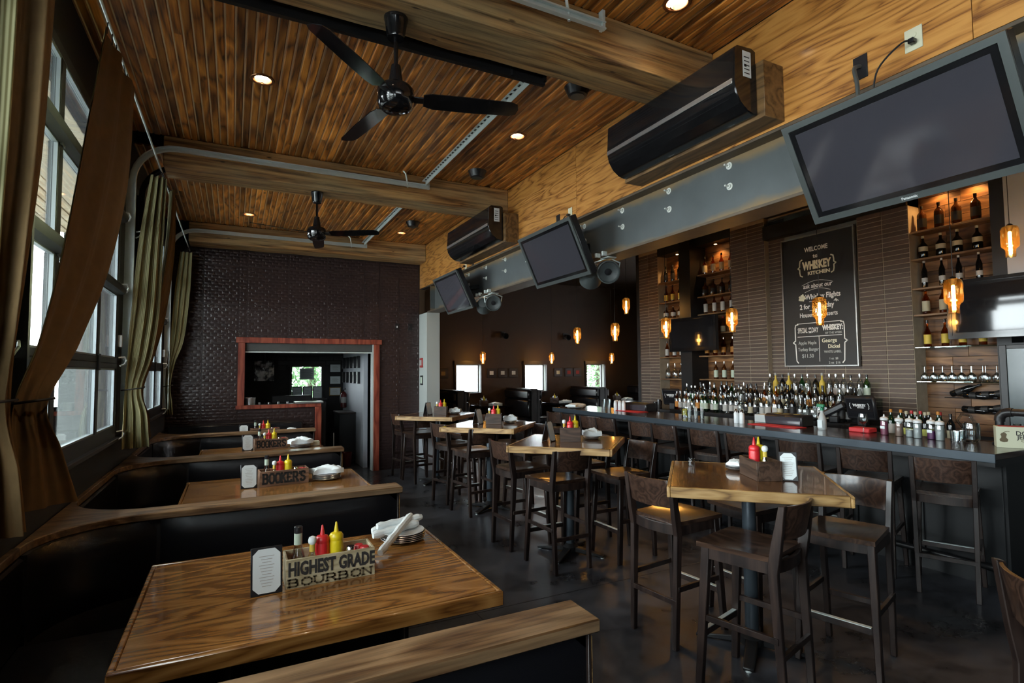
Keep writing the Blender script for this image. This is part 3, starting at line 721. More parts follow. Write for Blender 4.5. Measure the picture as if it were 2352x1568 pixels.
struct(MB().box(3.0, 3.1, 9.57, 12.0, 0, ZC).build('wall_divider', 'brownwall'), 'dark wall between the passage and the back dining room')
# bar wall core
wbar = sroot('wall_bar', 'dark wall behind the bar')
MB().box(7.26, 7.45, -4.3, 8.25, 0, ZC).build('core', 'blackwall', wbar)
MB().box(7.0, 10.6, 8.25, 8.33, 0, ZC).build('return', 'blackwall', wbar)

# ------------------------------------------------------------------ outside
struct(MB().box(-30, -1.06, -12, 40, -.3, -.15).build('ground_outside', 'pavement'), 'pale pavement outside')
struct(MB().box(-30, 30, 12.6, 40, -.3, -.15).build('ground_outside', 'pavement'), 'ground behind the building')
struct(MB().box(-2.16, -1.0, 9.62, 9.9, -.15, 3.75).build('wall_outside', 'stucco'), 'grey stucco wing wall outside the doors')
so = sroot('roof_outside', 'pale timber soffit of the canopy outside')
MB().box(-1.75, -1.06, -6, 9.62, 3.70, 3.8).build('board', 'soffitplain', so)
x = -1.86
while x > -2.5:
    MB().box(x, x + .10, -6, 9.62, 3.70, 3.72).build('board', 'soffitwood', so, bevel=.004); x -= .112
MB().box(-2.6, -1.75, -6, 9.62, 3.73, 3.8).build('deck', 'black', so)
MB().box(-2.62, -2.54, -6, 9.62, 3.5, 3.8).build('fascia', 'whitepaint', so)
hs = thing('neighbour_house', 'white sided house seen through the small dining room windows', 'house', (0, 0, 0))
MB().box(3.5, 10.6, 19, 24, -.15, 5).build('wall', 'siding', hs)
for k in range(16): MB().box(3.5, 10.6, 18.97, 19.0, .1 + k * .3, .125 + k * .3).build('siding_lap', 'greywall', hs)
MB().box(8.4, 9.0, 18.95, 19.0, .9, 1.5).build('window', 'greywall', hs)
MB().box(5.6, 6.0, 18.9, 19.0, -.1, 4).build('corner_board', 'lab_blue', hs)
def tree(name, label, c, r, n, seed):
    rr = random.Random(seed); t = thing(name, label, 'tree', (c[0], c[1], -.15))
    MB().tube([(0, 0, 0), (.05, 0, c[2]), (.1, .1, c[2] + r)], [.14, .10, .04], 8).build('trunk', 'bark', t)
    mb = MB()
    for _ in range(n):
        d = Vector((rr.gauss(0, 1), rr.gauss(0, 1), rr.gauss(0, 1))).normalized() * r * rr.random() ** .4
        p = d + Vector((0, 0, c[2] + .15)); a = Vector((rr.uniform(-1, 1), rr.uniform(-1, 1), rr.uniform(-1, .2))).normalized(); b = a.orthogonal().normalized(); s = rr.uniform(.05, .11)
        mb.add([p, p + a * s + b * s * .35, p + a * s * 2, p + a * s - b * s * .35], [(0, 1, 2, 3)])
    o = mb.build('foliage', 'leafgreen', t, smooth=False); o['kind'] = 'stuff'
tree('leafy_tree', 'leafy green tree outside the third dining room window', (10.6, 14.6, 1.7), 1.5, 2600, 3)
tree('leafy_tree', 'leafy green tree outside the small passage window', (1.7, 14.4, 1.7), 1.3, 2200, 5)

# ------------------------------------------------------------------ curtains on a rod
rod = tag(MB().tube([(-.62, -3.2, 3.56), (-.62, 9.5, 3.56)], .008, 8).build('curtain_rod', 'galv'), 'thin metal curtain rod running along the window wall', 'curtain rod')
def cat(vals, t):
    n = len(vals) - 1; f = min(max(t, 0), 1) * n; i = min(int(f), n - 1); u = f - i
    p0, p1, p2, p3 = vals[max(i - 1, 0)], vals[i], vals[i + 1], vals[min(i + 2, n)]
    return tuple(.5 * ((2 * b) + (-a + c) * u + (2 * a - 5 * b + 4 * c - d) * u * u + (-a + 3 * b - 3 * c + d) * u ** 3) for a, b, c, d in zip(p0, p1, p2, p3))
def curtain(label, rows, pleats, amp, tie, flip=False, split=1.0):
    """rows: (z, x0, y0, x1, y1) of both edges from top to hem; tie: index of the tied row"""
    th = thing('curtain', label, 'curtain', (rows[tie][1], rows[tie][2], rows[-1][0]))
    ox, oy, oz = th.location
    nu, nv = 96, 60; ph = random.uniform(0, 6)
    for part, off, mat in (('face', 0, 'curtain'), ('lining', -.006, 'lining')):
        if flip: off = -off
        mb = MB(); uvs = []
        ztie = rows[tie][0]
        for i in range(nv + 1):
            z, x0, y0, x1, y1 = cat(rows, i / nv)
            d = Vector((x1 - x0, y1 - y0)); w = max(d.length, .02); n = Vector((-d.y, d.x)) / w
            if n.x < 0: n = -n   # towards the room
            sq = min(1., abs(z - ztie) / .35 + .35)
            for k in range(nu + 1):
                u = k / nu; off_ = off if u < split else (.0 if part == 'lining' else -.006); s = amp * sq * (math.sin(u * pleats * 2 * math.pi + ph + .5 * math.sin(z * 1.7)) + .35 * math.sin(u * pleats * 4.7 * math.pi + z * .8))
                x = x0 + d.x * u + n.x * (s + off_); y = y0 + d.y * u + n.y * (s + off_)
                mb.v.append((x - ox, y - oy, z - oz)); uvs.append((u, i / nv))
        for i in range(nv):
            for k in range(nu):
                a = i * (nu + 1) + k; mb.f.append((a, a + 1, a + nu + 2, a + nu + 1))
        me = bpy.data.meshes.new(part); me.from_pydata(mb.v, [], mb.f)
        uvl = me.uv_layers.new(name='UVMap')
        for lp in me.loops: uvl.data[lp.index].uv = uvs[lp.vertex_index]
        me.shade_smooth(); me.materials.append(MAT[mat]); mobj(part, me, th)
    z, x0, y0, x1, y1 = rows[tie]; cx, cy = (x0 + x1) / 2, (y0 + y1) / 2; rx, ry = abs(x1 - x0) / 2 + .025, abs(y1 - y0) / 2 + .03
    MB().tube([(cx + rx * math.cos(a) - ox, cy + ry * math.sin(a) - oy, z - oz + .01 * math.cos(a)) for a in [2 * math.pi * k / 20 for k in range(21)]], .006, 6, cap=False).build('tieback', 'black', th)
    for k in range(6):
        u = (k + .5) / 6; x = rows[0][1] + (rows[0][3] - rows[0][1]) * u; y = rows[0][2] + (rows[0][4] - rows[0][2]) * u
        MB().tube([(x - ox, y - oy, rows[0][0] - oz - .01), (-.62 - ox, y - oy, 3.56 - oz)], .003, 5).build('hook', 'blackmetal', th)
    return th
curtain('near striped curtain at the very edge, brown on its window side', [(3.52, -.90, 2.20, -.585, 2.52), (2.6, -.88, 2.24, -.60, 2.46), (2.1, -.87, 2.3, -.64, 2.48), (1.6, -.86, 2.52, -.72, 2.62), (1.35, -.86, 2.45, -.68, 2.62), (1.12, -.86, 2.4, -.66, 2.64)], 4, .03, 3, split=.66)
curtain('long plain brown curtain swept back and tied beside the nearest booth', [(3.50, -.60, 4.05, -.625, 3.38), (2.88, -.62, 4.06, -.64, 3.16), (2.3, -.66, 3.80, -.68, 3.04), (1.86, -.70, 3.38, -.74, 2.98), (1.59, -.70, 2.97, -.80, 2.93), (1.38, -.67, 3.02, -.80, 2.9), (1.14, -.62, 3.08, -.82, 2.86)], 2, .014, 4, flip=True)
curtain('yellow green striped curtain tied between the two nearer glazed doors', [(3.50, -.70, 5.80, -.58, 5.86), (2.9, -.77, 5.78, -.60, 5.90), (2.3, -.81, 5.76, -.62, 5.92), (1.9, -.83, 5.74, -.66, 5.86), (1.57, -.835, 5.72, -.72, 5.76), (1.35, -.84, 5.70, -.68, 5.76), (1.06, -.85, 5.68, -.66, 5.78)], 3, .028, 4)
curtain('brown shaded curtain hanging just behind the striped one on the middle post', [(3.50, -.59, 6.62, -.57, 6.16), (2.9, -.60, 6.60, -.60, 6.12), (2.2, -.66, 6.45, -.68, 6.04), (1.57, -.76, 6.16, -.80, 6.04), (1.3, -.72, 6.2, -.82, 6.02), (1.1, -.70, 6.2, -.83, 6.0)], 3, .02, 3, flip=True)
curtain('small striped curtain tied in front of the tin wall corner', [(3.48, -.72, 9.20, -.575, 9.24), (2.9, -.78, 9.16, -.60, 9.26), (2.2, -.82, 9.12, -.66, 9.22), (1.85, -.84, 9.1, -.76, 9.16), (1.53, -.85, 9.08, -.79, 9.1), (1.3, -.85, 9.1, -.77, 9.12), (1.12, -.85, 9.12, -.755, 9.14)], 3, .024, 4)

# ------------------------------------------------------------------ booths
CZ = .905
DIV = [1.556, 3.845, 6.085, 8.325]
DLAB = ['nearest booth divider with worn wooden cap across the bottom edge of view', 'second booth divider with wooden cap behind the nearest booth table', 'third booth divider with wooden cap behind the second booth table', 'farthest booth divider with wooden cap before the tin wall']
def outline(h, xr, rad, xl):
    """plan of a divider: straight bar that flares to the window wall with round corners"""
    xc = xl + rad
    top = [(xr, h)] + [(xc, h)] + [(xc + rad * math.cos(a), h + rad + rad * math.sin(a)) for a in [(-math.pi / 2) - math.pi / 2 * k / 10 for k in range(1, 11)]]
    pts = top + [(-.89, h + rad)] + [(-.89, -h - rad)] + [(p[0], -p[1]) for p in reversed(top)]
    return pts
for i, yd in enumerate(DIV):
    th = thing('booth_divider', DLAB[i], 'booth', (0, yd, 0), 0, 'booth dividers along the windows')
    MB().prism(outline(.086, 1.062, .44, -.862)[::-1], CZ - .042, CZ).build('cap', 'capwood', th, bevel=.005)
    MB().prism(outline(.050, 1.03, .46, -.84)[::-1], 0.0, CZ - .042).build('core', 'blackwall', th)
    MB().box(1.03, 1.042, -.062, .062, 0, CZ - .044).build('end_board', 'darkframe', th, bevel=.002)
    if i < 3: MB().box(1.0425, 1.046, -.060, -.048, .62, CZ - .06).build('worn_edging', 'oakedge', th)
    for s in (-1, 1):
        # flat back pad and curved corner pad
        xs = [1.028, -.36]; z0, z1 = .44, CZ - .046
        fl = MB(); nx, nz = 24, 8; n0 = 0
        for a in range(nx + 1):
            for b in range(nz + 1):
                u, v = a / nx, b / nz; puff = .022 * (1 - (2 * u - 1) ** 8) * (1 - (2 * v - 1) ** 6) ** .5
                fl.v.append((xs[0] + (xs[1] - xs[0]) * u, s * (.050 + puff), z0 + (z1 - z0) * v))
        for a in range(nx):
            for b in range(nz):
                k = a * (nz + 1) + b; fl.f.append((k, k + nz + 1, k + nz + 2, k + 1))
        fl.build('back_pad', 'leather', th)
        cp = MB(); na = 16
        for a in range(na + 1):
            for b in range(nz + 1):
                u, v = a / na, b / nz; puff = .022 * (1 - (2 * u - 1) ** 8) * (1 - (2 * v - 1) ** 6) ** .5
                an = -math.pi / 2 - math.pi / 2 * u; rr = .46 - puff
                cp.v.append((-.38 + rr * math.cos(an), s * (.050 + .46 + rr * math.sin(an)), z0 + (z1 - z0) * v))
        for a in range(na):
            for b in range(nz):
                k = a * (nz + 1) + b; cp.f.append((k, k + nz + 1, k + nz + 2, k + 1))
        cp.build('corner_pad', 'leather', th)
        MB().box(-.38, 1.02, min(s * .062, s * .50), max(s * .062, s * .50), .36, .465).build('seat_cushion', 'leather', th, bevel=.02)
        MB().box(-.38, 1.0, min(s * .052, s * .44), max(s * .052, s * .44), 0, .36).build('seat_base', 'black', th)
BLAB = ['nearest', 'second', 'third', 'farthest']
for i in range(3):
    ya, yb = DIV[i] + .53, DIV[i + 1] - .53
    th = thing('window_bench', 'black bench under the windows in the %s booth' % BLAB[i], 'bench', (-.62, (ya + yb) / 2, 0), 0, 'benches under the windows')
    L = (yb - ya) / 2
    MB().box(-.25, .24, -L, L, .36, .465).build('seat_cushion', 'leather', th, bevel=.02)
    MB().box(-.25, .20, -L, L, 0, .36).build('seat_base', 'black', th)
    MB().box(-.26, -.225, -L, L, .465, CZ - .045).build('back_pad', 'leather', th, bevel=.012)
    MB().box(-.275, -.242, -L, L, CZ - .042, CZ).build('cap', 'capwood', th, bevel=.004)
th = thing('booth_bench', 'black padded bench against the tin wall', 'booth', (0, 9.5, 0))
MB().box(-.84, 1.02, -.06, .0, .4, .94).build('back_board', 'darkframe', th, bevel=.01)
MB().box(-.84, .1, -.10, -.06, .47, .92).build('back_pad', 'leather', th, bevel=.015)
MB().box(.11, 1.0, -.10, -.06, .47, .92).build('back_pad', 'leather', th, bevel=.015)
MB().box(-.84, 1.0, -.5, -.06, .36, .465).build('seat_cushion', 'leather', th, bevel=.02)
MB().box(-.84, 1.0, -.45, -.02, 0, .36).build('seat_base', 'black', th)

TZ = .76
def booth_table(y0, y1, label):
    th = thing('booth_table', label, 'table', (.353, (y0 + y1) / 2, 0), 0, 'wooden booth tables')
    hx, hy = .695, (y1 - y0) / 2
    MB().box(-hx + .024, hx - .024, -hy + .024, hy - .024, TZ - .058, TZ).build('tabletop', 'oak', th, bevel=.002)
    MB().box(-hx, hx, -hy, -hy + .022, TZ - .062, TZ).build('edge_band', 'oak', th, bevel=.005)
    MB().box(-hx, hx, hy - .022, hy, TZ - .062, TZ).build('edge_band', 'oak', th, bevel=.005)
    for s in (-1, 1): MB().box(min(s * hx, s * (hx - .022)), max(s * hx, s * (hx - .022)), -hy + .0225, hy - .0225, TZ - .062, TZ).build('edge_band', 'oak', th, bevel=.005)
    for s in (-1, 1):
        MB().tube([(s * .38, 0, .03), (s * .38, 0, TZ - .06)], .04, 14).build('column', 'blackmetal', th)
        MB().bar((s * .38, -.3, .02), (s * .38, .3, .02), .07, .035).build('foot', 'blackmetal', th, bevel=.006)
    return th
TBL = [(2.146, 3.252), (4.44, 5.53), (6.75, 7.79), (8.62, 9.12)]
for i, (a, b) in enumerate(TBL):
    booth_table(a, b, ['nearest glossy oak booth table at the front', 'second glossy oak booth table, one booth back', 'third oak booth table, two booths back', 'farthest booth table in front of the tin wall'][i])

# ------------------------------------------------------------------ high tables
HZ = 1.037
def high_table():
    th = thing('high_table', 'x', 'table', (0, 0, 0), math.radians(45), 'square high tables')
    h = .468
    MB().box(-h + .02, h - .02, -h + .02, h - .02, HZ - .056, HZ).build('tabletop', 'oakhi', th, bevel=.002)
    for s in (-1, 1):
        MB().box(-h, h, min(s * h, s * (h - .0195)), max(s * h, s * (h - .0195)), HZ - .06, HZ).build('edge_band', 'oakedge', th, bevel=.004)
        MB().box(min(s * h, s * (h - .0195)), max(s * h, s * (h - .0195)), -h + .02, h - .02, HZ - .06, HZ).build('edge_band', 'oakedgey', th, bevel=.004)
    MB().tube([(0, 0, .04), (0, 0, HZ - .06)], .040, 18).build('column', 'columnmetal', th)
    MB().lathe([(.11, HZ - .075), (.11, HZ - .06)], 18).build('top_plate', 'blackmetal', th)
    R = Matrix.Rotation(math.radians(-10), 4, 'Z')
    for k in range(4):
        a = math.pi / 2 * k + math.radians(-10); c, s = math.cos(a), math.sin(a)
        MB().bar((0, 0, .055), (c * .33, s * .33, .018), .075, .05, w2=.06, d2=.02).build('foot', 'blackmetal', th, bevel=.006)
        MB().lathe([(.018, 0), (.018, .012)], 10, (c * .31, s * .31, 0)).build('glide', 'galv', th)
    MB().lathe([(.075, .03), (.075, .07), (.045, .10)], 16).build('hub', 'blackmetal', th)
    return th
wood('oakhi', [(.03, .011, .004), (.12, .046, .012), (.19, .08, .022)], axis=0, freq=1.5, rings=15, rough=.22, coat=.8, var=.08, bump=.04, coatr=.05)
wood('oakedgey', [(.10, .045, .012), (.33, .19, .065), (.46, .29, .12)], axis=1, freq=2., rings=6, rough=.4, coat=.3, var=.15, bump=.1)
plain('columnmetal', (.06, .075, .09), rough=.35, metal=.5)
HT = [(2.865, 2.395), (2.83, 4.375), (2.865, 6.24), (2.83, 8.12)]
HN = ['nearest', 'second', 'third', 'farthest']
ht0 = high_table()
for i, (x, y) in enumerate(HT):
    lab = '%s square oak high table on a dark pedestal in the aisle' % HN[i]
    if i == 0: ht0.location = (x, y, 0); ht0['label'] = lab
    else: copy_tree(ht0, (x, y, 0), None, lab)

# ------------------------------------------------------------------ bar stools (local: front towards +y)
SZ = .76
def make_stool():
    th = thing('bar_stool', 'x', 'bar stool')
    fw, rw, fy, ry = .205, .185, .225, -.225
    for s in (-1, 1):
        MB().bar((s * fw, fy, 0), (s * (fw - .025), fy - .045, SZ - .02), .032, .040, (0, 1, 0), .040, .048).build('front_leg', 'stoolwood', th, bevel=.004)
        # rear leg bends at the seat and carries on as back post
        prof = [(ry - .0, 0), (ry + .034, 0), (ry + .075, SZ - .06), (ry + .055, SZ + .06), (ry + .008, 1.022), (ry - .022, 1.026), (ry + .005, SZ + .04), (ry + .025, SZ - .08)]
        x0, x1 = s * rw - .016, s * rw + .016
        lean = lambda x, y, z: (x - s * .012 * (1 - z / 1.02), y, z)
        mb = MB(); n = len(prof)
        mb.add([lean(x, p[0], p[1]) for x in (x0, x1) for p in prof], [tuple(range(n)), tuple(range(2 * n - 1, n - 1, -1))] + [(i, n + i, n + (i + 1) % n, (i + 1) % n) for i in range(n)])
        mb.build('rear_leg', 'stoolwood', th, bevel=.003, smooth=False)
        MB().bar((s * .182, ry + .07, SZ - .055), (s * .185, fy - .05, SZ - .055), .022, .06).build('side_rail', 'stoolwood', th, bevel=.002)
        MB().bar((s * .19, ry + .03, .36), (s * .195, fy - .025, .36), .020, .032).build('stretcher', 'stoolwood', th, bevel=.002)
    # seat: shallow saddle with softened front
    st = MB(); nx, ny = 14, 10
    for lay in (0, 1):
        for a in range(nx + 1):
            for b in range(ny + 1):
                u, v = 2 * a / nx - 1, b / ny
                dip = -.012 * (1 - u * u) * math.sin(math.pi * min(1, v * 1.1))
                y = ry + .05 + v * .40 + (.012 * (1 - u * u) if b == ny else 0)
                st.v.append((u * (.188 + .02 * v), y, SZ + (dip if lay else -.026 + dip * .6)))
    k0 = (nx + 1) * (ny + 1)
    for a in range(nx):
        for b in range(ny):
            k = a * (ny + 1) + b
            st.f.append((k, k + 1, k + ny + 2, k + ny + 1)); st.f.append((k0 + k, k0 + k + ny + 1, k0 + k + ny + 2, k0 + k + 1))
    ring = [a * (ny + 1) for a in range(nx + 1)] + [nx * (ny + 1) + b for b in range(1, ny + 1)] + [a * (ny + 1) + ny for a in range(nx - 1, -1, -1)] + [b for b in range(ny - 1, 0, -1)]
    for i in range(len(ring)):
        p, q = ring[i], ring[(i + 1) % len(ring)]; st.f.append((p, q, k0 + q, k0 + p))
    st.build('seat', 'stoolseat', th)
    def curved(z0, z1, y0, y1, t, bow, name, mat, hw=.172):
        mb = MB(); n = 12
        for a in range(n + 1):
            u = 2 * a / n - 1; yb = -bow * (1 - u * u)
            for (z, yy) in ((z0, y0), (z1, y1)):
                mb.v.append((u * hw, yy + yb - t / 2, z)); mb.v.append((u * hw, yy + yb + t / 2, z))
        for a in range(n):
            k = a * 4
            for p, q in ((0, 1), (1, 3), (3, 2), (2, 0)): mb.f.append((k + p, k + q, k + 4 + q, k + 4 + p))
        mb.f += [(0, 2, 3, 1), (n * 4, n * 4 + 1, n * 4 + 3, n * 4 + 2)]
        return mb.build(name, mat, th, bevel=.002)
    curved(.845, 1.020, ry + .028, ry - .008, .016, .045, 'backrest', 'stoolback')
    curved(SZ - .085, SZ - .025, ry + .058, ry + .058, .02, .03, 'rear_rail', 'stoolwood')
    curved(SZ - .085, SZ - .025, fy - .046, fy - .046, .02, -.02, 'front_rail', 'stoolwood', .178)
    MB().bar((-.19, ry + .02, .28), (.19, ry + .02, .28), .020, .032).build('stretcher', 'stoolwood', th, bevel=.002)
    MB().bar((-.19, fy - .02, .27), (.19, fy - .02, .27), .020, .036).build('footrest', 'stoolwood', th, bevel=.002)
    MB().box(-.17, .17, fy - .031, fy - .007, .288, .292).build('foot_strip', 'galv', th)
    return th
wood('stoolseat', [(.012, .006, .004), (.032, .016, .0095), (.058, .03, .018)], axis=1, freq=1.5, rings=8, rough=.3, coat=.35, var=.2, bump=.008, coatr=.12)
st0 = make_stool(); _first = [True]
def stool(x, y, face, label, group):
    """face: degrees of the direction the sitter looks in, 0 = +x, 90 = +y"""
    rz = math.radians(face - 90)
    if _first[0]:
        _first[0] = False; st0.location = (x, y, 0); st0.rotation_euler = (0, 0, rz); st0['label'] = label; st0['group'] = group
        return st0
    return copy_tree(st0, (x, y, 0), rz, label, group)
SIDES = [('back to the booths', -.275, .45, 0), ('back to the viewer', -.25, -.19, 90), ('back to the bar, nearer side', .42, -.28, 180), ('back to the bar, farther side', .42, .40, 180)]
ADJ = {(0, 0): (-.255, .385, 6), (0, 1): (-.325, -.30, 105), (0, 2): (.40, -.35, 196), (0, 3): (.44, .33, 180), (1, 0): (-.275, .48, 4), (1, 1): (-.245, -.195, 92), (1, 2): (.43, -.26, 181), (2, 0): (-.24, .63, 12), (2, 1): (-.225, -.05, 96), (2, 2): (.40, -.26, 190), (3, 0): (-.24, .72, 8), (3, 1): (-.2, .2, 96), (3, 2): (.42, -.22, 186)}
for i, (x, y) in enumerate(HT):
    for k, (lab, dx, dy, fc) in enumerate(SIDES):
        dx, dy, fc = ADJ.get((i, k), (dx, dy, fc))
        stool(x + dx, y + dy, fc, 'dark stool at the %s high table, %s' % (HN[i], lab), 'dark stools at the high tables')
BS = [2.29, 2.85, 3.42, 4.03, 4.55, 5.18, 5.62, 6.36, 6.76, 7.30, 7.72]
for k, yy in enumerate(BS):
    stool(4.93, yy, (22, 20, 14, 10, 8, 6, 16, 8, 14, 6, 6)[k], 'dark wooden stool drawn up to the bar, %s from its near corner' % ORD[k], 'dark stools along the bar')
stool(2.487, .681, -37, 'dark wooden stool cut off by the lower right edge of view', 'dark stools at the high tables')

# ------------------------------------------------------------------ the bar
BZ = 1.062
plain('barfront', (.010, .011, .012), rough=.45, noise=.3, nscale=3)
bar = thing('bar_counter', 'long dark wooden bar counter with a steel faced edge', 'bar counter', (4.96, 1.98, 0))
MB().box(.012, .80, 0.0, 6.2, BZ - .045, BZ).build('counter_top', 'barwood', bar, bevel=.003)
MB().box(0, .0115, -.004, 6.2, BZ - .066, BZ + .001).build('edge_strip', 'baredge', bar, bevel=.002)
MB().box(.03, .77, .01, 6.18, BZ - .10, BZ - .046).build('substrate', 'black', bar)
MB().box(.32, .72, .06, 6.1, 0, BZ - .10).build('base', 'barfront', bar)
for k in range(11): MB().box(.305, .32, .08 + k * .553, .62 + k * .553, .12, BZ - .13).build('front_panel', 'barfront', bar, bevel=.004)
MB().tube([(.20, .1, .18), (.20, 6.1, .18)], .025, 12).build('foot_rail', 'blackmetal', bar)
MB().box(.73, .98, .3, 6.1, .90, .93).build('inner_ledge', 'steelplate', bar)

# ------------------------------------------------------------------ brick piers behind the bar (stack bond)
XB = 7.0
CO = .0565
def pier(label, y0, y1, ncol, x0, z0=.95, z1=ZC, xc=None):
    w = sroot('wall_pier', label, (x0, y0, z0))
    L = (y1 - y0) / ncol
    MB().box(.006, (xc or 7.26) - x0, 0, y1 - y0, 0, z1 - z0).build('mortar', 'mortar', w, smooth=False)
    me = MB().box(0, min(.10, 7.26 - x0), .004, L - .004, .0035, CO - .0035).mesh('brick', 'brick', bevel=.0025)
    rr = random.Random(int(y0 * 100))
    n = int((z1 - z0) / CO)
    for r in range(n):
        for k in range(ncol):
            if (x0 > 7.05) and r * CO + z0 > 1.85 and 4.15 < y0 + (k + .5) * L < 5.1: continue
            mobj('brick', me, w, (rr.uniform(-.003, .002), k * L, r * CO))
    return w
pier('brick pier at the far end of the bar wall', 7.72, 8.25, 2, XB)
pier('brick pier between the screen niche and the chalkboard', 5.43, 6.05, 2, XB)
pier('brick pier between the chalkboard and the lit niche of black label bottles', 3.49, 4.08, 2, XB)
pier('recessed brick wall behind the chalkboard', 4.08, 5.43, 5, XB + .09)
struct(MB().box(6.97, 7.26, 3.49, 5.43, 3.60, 3.80).build('trim_2', 'black'), 'dark beam above the chalkboard')
# niches lined with boards
def niche(label, y0, y1, posts, z0=.95, z1=3.80):
    w = sroot('wall_niche', label)
    z = z0; k = 0
    while z < z1 - .02:
        h = min((.13, .16, .145)[k % 3], z1 - z); ys = [y0, y0 + (y1 - y0) * (.45 + .2 * (k % 2)), y1]
        for a, b in zip(ys, ys[1:]): MB().box(7.235, 7.258, a + .001, b - .001, z + .0015, z + h - .0015).build('board', 'nicheplank', w, bevel=.002)
        z += h; k += 1
    MB().box(7.0, 7.235, y0, y1, z1, ZC).build('head', 'black', w)
    for a in posts: MB().box(7.0, 7.25, a[0], a[1], z0, ZC).build('side_post', 'black', w)
    return w
niche('niche lined with boards behind the screen post', 6.05, 7.72, [])
niche('board lined niche with black label bottles and wine glasses', 2.72, 3.49, [(2.60, 2.72)])
struct(MB().box(7.0, 7.1, 1.2, 2.6, 2.62, 3.8).build('wall_panel', 'greywall'), 'grey panel beside the lit niche')
# post carrying the screen in the middle of the niche
pst = struct(MB().box(6.86, 7.24, 6.78, 7.04, .95, ZC).build('pillar', 'blackmetal', bevel=.004), 'black post that carries the niche screen')
# shelves and their small downlights
SHZ = [3.30, 2.93, 2.63, 2.30, 1.93, 1.54]
def shelf(y0, y1, z, label, mat='capwood2', t=.022):
    return tag(MB().box(7.01, 7.234, y0, y1, z - t, z).build('shelf', mat, bevel=.002), label, 'shelf', 'shelves in the bar niches')
wood('capwood2', [(.06, .03, .012), (.16, .085, .035), (.26, .15, .07)], axis=1, freq=1.3, rings=5, rough=.5, var=.1)
for k, z in enumerate(SHZ):
    shelf(7.045, 7.715, z, '%s shelf from the top, left of the screen post' % ORD[k])
    shelf(6.055, 6.775, z, '%s shelf from the top, right of the screen post' % ORD[k])
for k, z in enumerate([3.275, 2.955, 2.615, 2.31, 1.935, 1.545]):
    shelf(2.725, 3.485, z, '%s shelf from the top in the niche beside the big brick pier' % ORD[k], 'shelfglass' if k > 3 else 'capwood2', .012 if k > 3 else .022)
def puck(y, label):
    th = thing('niche_light', label, 'light', (7.12, y, 3.80))
    MB().lathe([(.03, -.02), (.034, 0)], 14).build('ring', 'copper', th)
    MB().lathe([(.024, -.0215), (.024, -.0205)], 14).build('lens', 'nicheglow', th)
    l = bpy.data.lights.new('puck', 'SPOT'); l.energy = 16; l.color = (1, .52, .17); l.spot_size = 2.2; l.spot_blend = .6; l.shadow_soft_size = .03
    o = bpy.data.objects.new('puck', l); COL.objects.link(o); o.parent = th; o.location = (0, 0, -.03)
puck(7.33, 'small orange light at the top of the niche left of the screen post'); puck(6.45, 'small orange light at the top of the niche right of the screen post')
puck(3.25, 'small orange light above the black label bottles, left one'); puck(2.92, 'small orange light above the black label bottles, right one')

# ------------------------------------------------------------------ bottles
KIND = {}
def bkind(key, r, h, sh, nk, glass, lab, lz, cap, flat=1., sq=False, n=14, capr=None):
    """r body radius, h height, sh shoulder start, nk neck radius"""
    fn = (lambda x, y, z: (x, y * flat, z))
    if sq: 
        fn = lambda x, y, z: ((abs(x) ** .55 * math.copysign(1, x)) * (r ** .45 if r else 1) if z < h * .68 else x, (abs(y) ** .55 * math.copysign(1, y)) * (r ** .45) if z < h * .68 else y, z)
    body = MB().lathe([(r * .9, 0), (r, .008), (r, h * sh), (r * .86, h * (sh + .06)), (nk * 1.25, h * (sh + .17)), (nk, h * (sh + .24)), (nk, h * .93)], n, fn=fn).mesh('bottle', glass)
    label = MB().lathe([(r * 1.015, h * lz[0]), (r * 1.015, h * lz[1])], n, fn=fn).mesh('label', lab)
    capm = MB().lathe([(nk * 1.18, h * .89), (nk * 1.18, h * .995), (nk * .8, h)], 10).mesh('cap', cap)
    KIND[key] = (body, label, capm)
def bottle(key, loc, label, group=None, rz=0., tilt=None, cat='bottle', name='bottle'):
    b, l, c = KIND[key]
    o = mobj(name, b, None, loc, (tilt or (0, 0, rz)))
    tag(o, label, cat, group)
    if l: mobj('label', l, o)
    mobj('cap', c, o)
    return o
bkind('black', .038, .31, .60, .013, 'darkglass', 'lab_black', (.15, .5), 'blackplastic')
bkind('yellow', .036, .31, .52, .012, 'amber', 'lab_yellow', (.12, .46), 'blackplastic')
bkind('squat', .047, .22, .58, .014, 'amberdark', 'lab_white', (.2, .5), 'chrome')
bkind('white', .036, .29, .55, .013, 'amber', 'lab_white', (.10, .5), 'blackplastic')
bkind('clearlow', .046, .27, .5, .012, 'clear', 'lab_black', (.05, .1), 'chrome')
bkind('cream', .038, .31, .55, .013, 'amber', 'lab_cream', (.12, .5), 'blackplastic')
bkind('flask', .058, .27, .58, .012, 'amberdark', 'lab_black', (.2, .45), 'blackplastic', flat=.5)
bkind('tall', .034, .30, .60, .012, 'amber', 'lab_white', (.12, .58), 'blackplastic')
bkind('red', .040, .26, .55, .013, 'amberdark', 'lab_cream', (.05, .4), 'redlid')
bkind('green', .036, .29, .58, .012, 'amberdark', 'lab_green', (.1, .5), 'chrome')
bkind('jack', .040, .30, .62, .014, 'amberdark', 'lab_black', (.16, .5), 'blackplastic', sq=True)
bkind('wide', .046, .27, .55, .014, 'darkglass', 'lab_cream', (.32, .52), 'lab_cream')
bkind('slim', .030, .33, .58, .011, 'darkglass', 'lab_white', (.2, .36), 'lab_white')
bkind('slimdark', .036, .30, .62, .012, 'darkglass', 'lab_black', (.2, .4), 'blackplastic')
bkind('wine', .037, .30, .60, .013, 'darkglass', 'lab_lime', (.12, .42), 'lab_cream')
bkind('winered', .037, .30, .60, .013, 'greenglass', 'lab_white', (.12, .45), 'redlid')
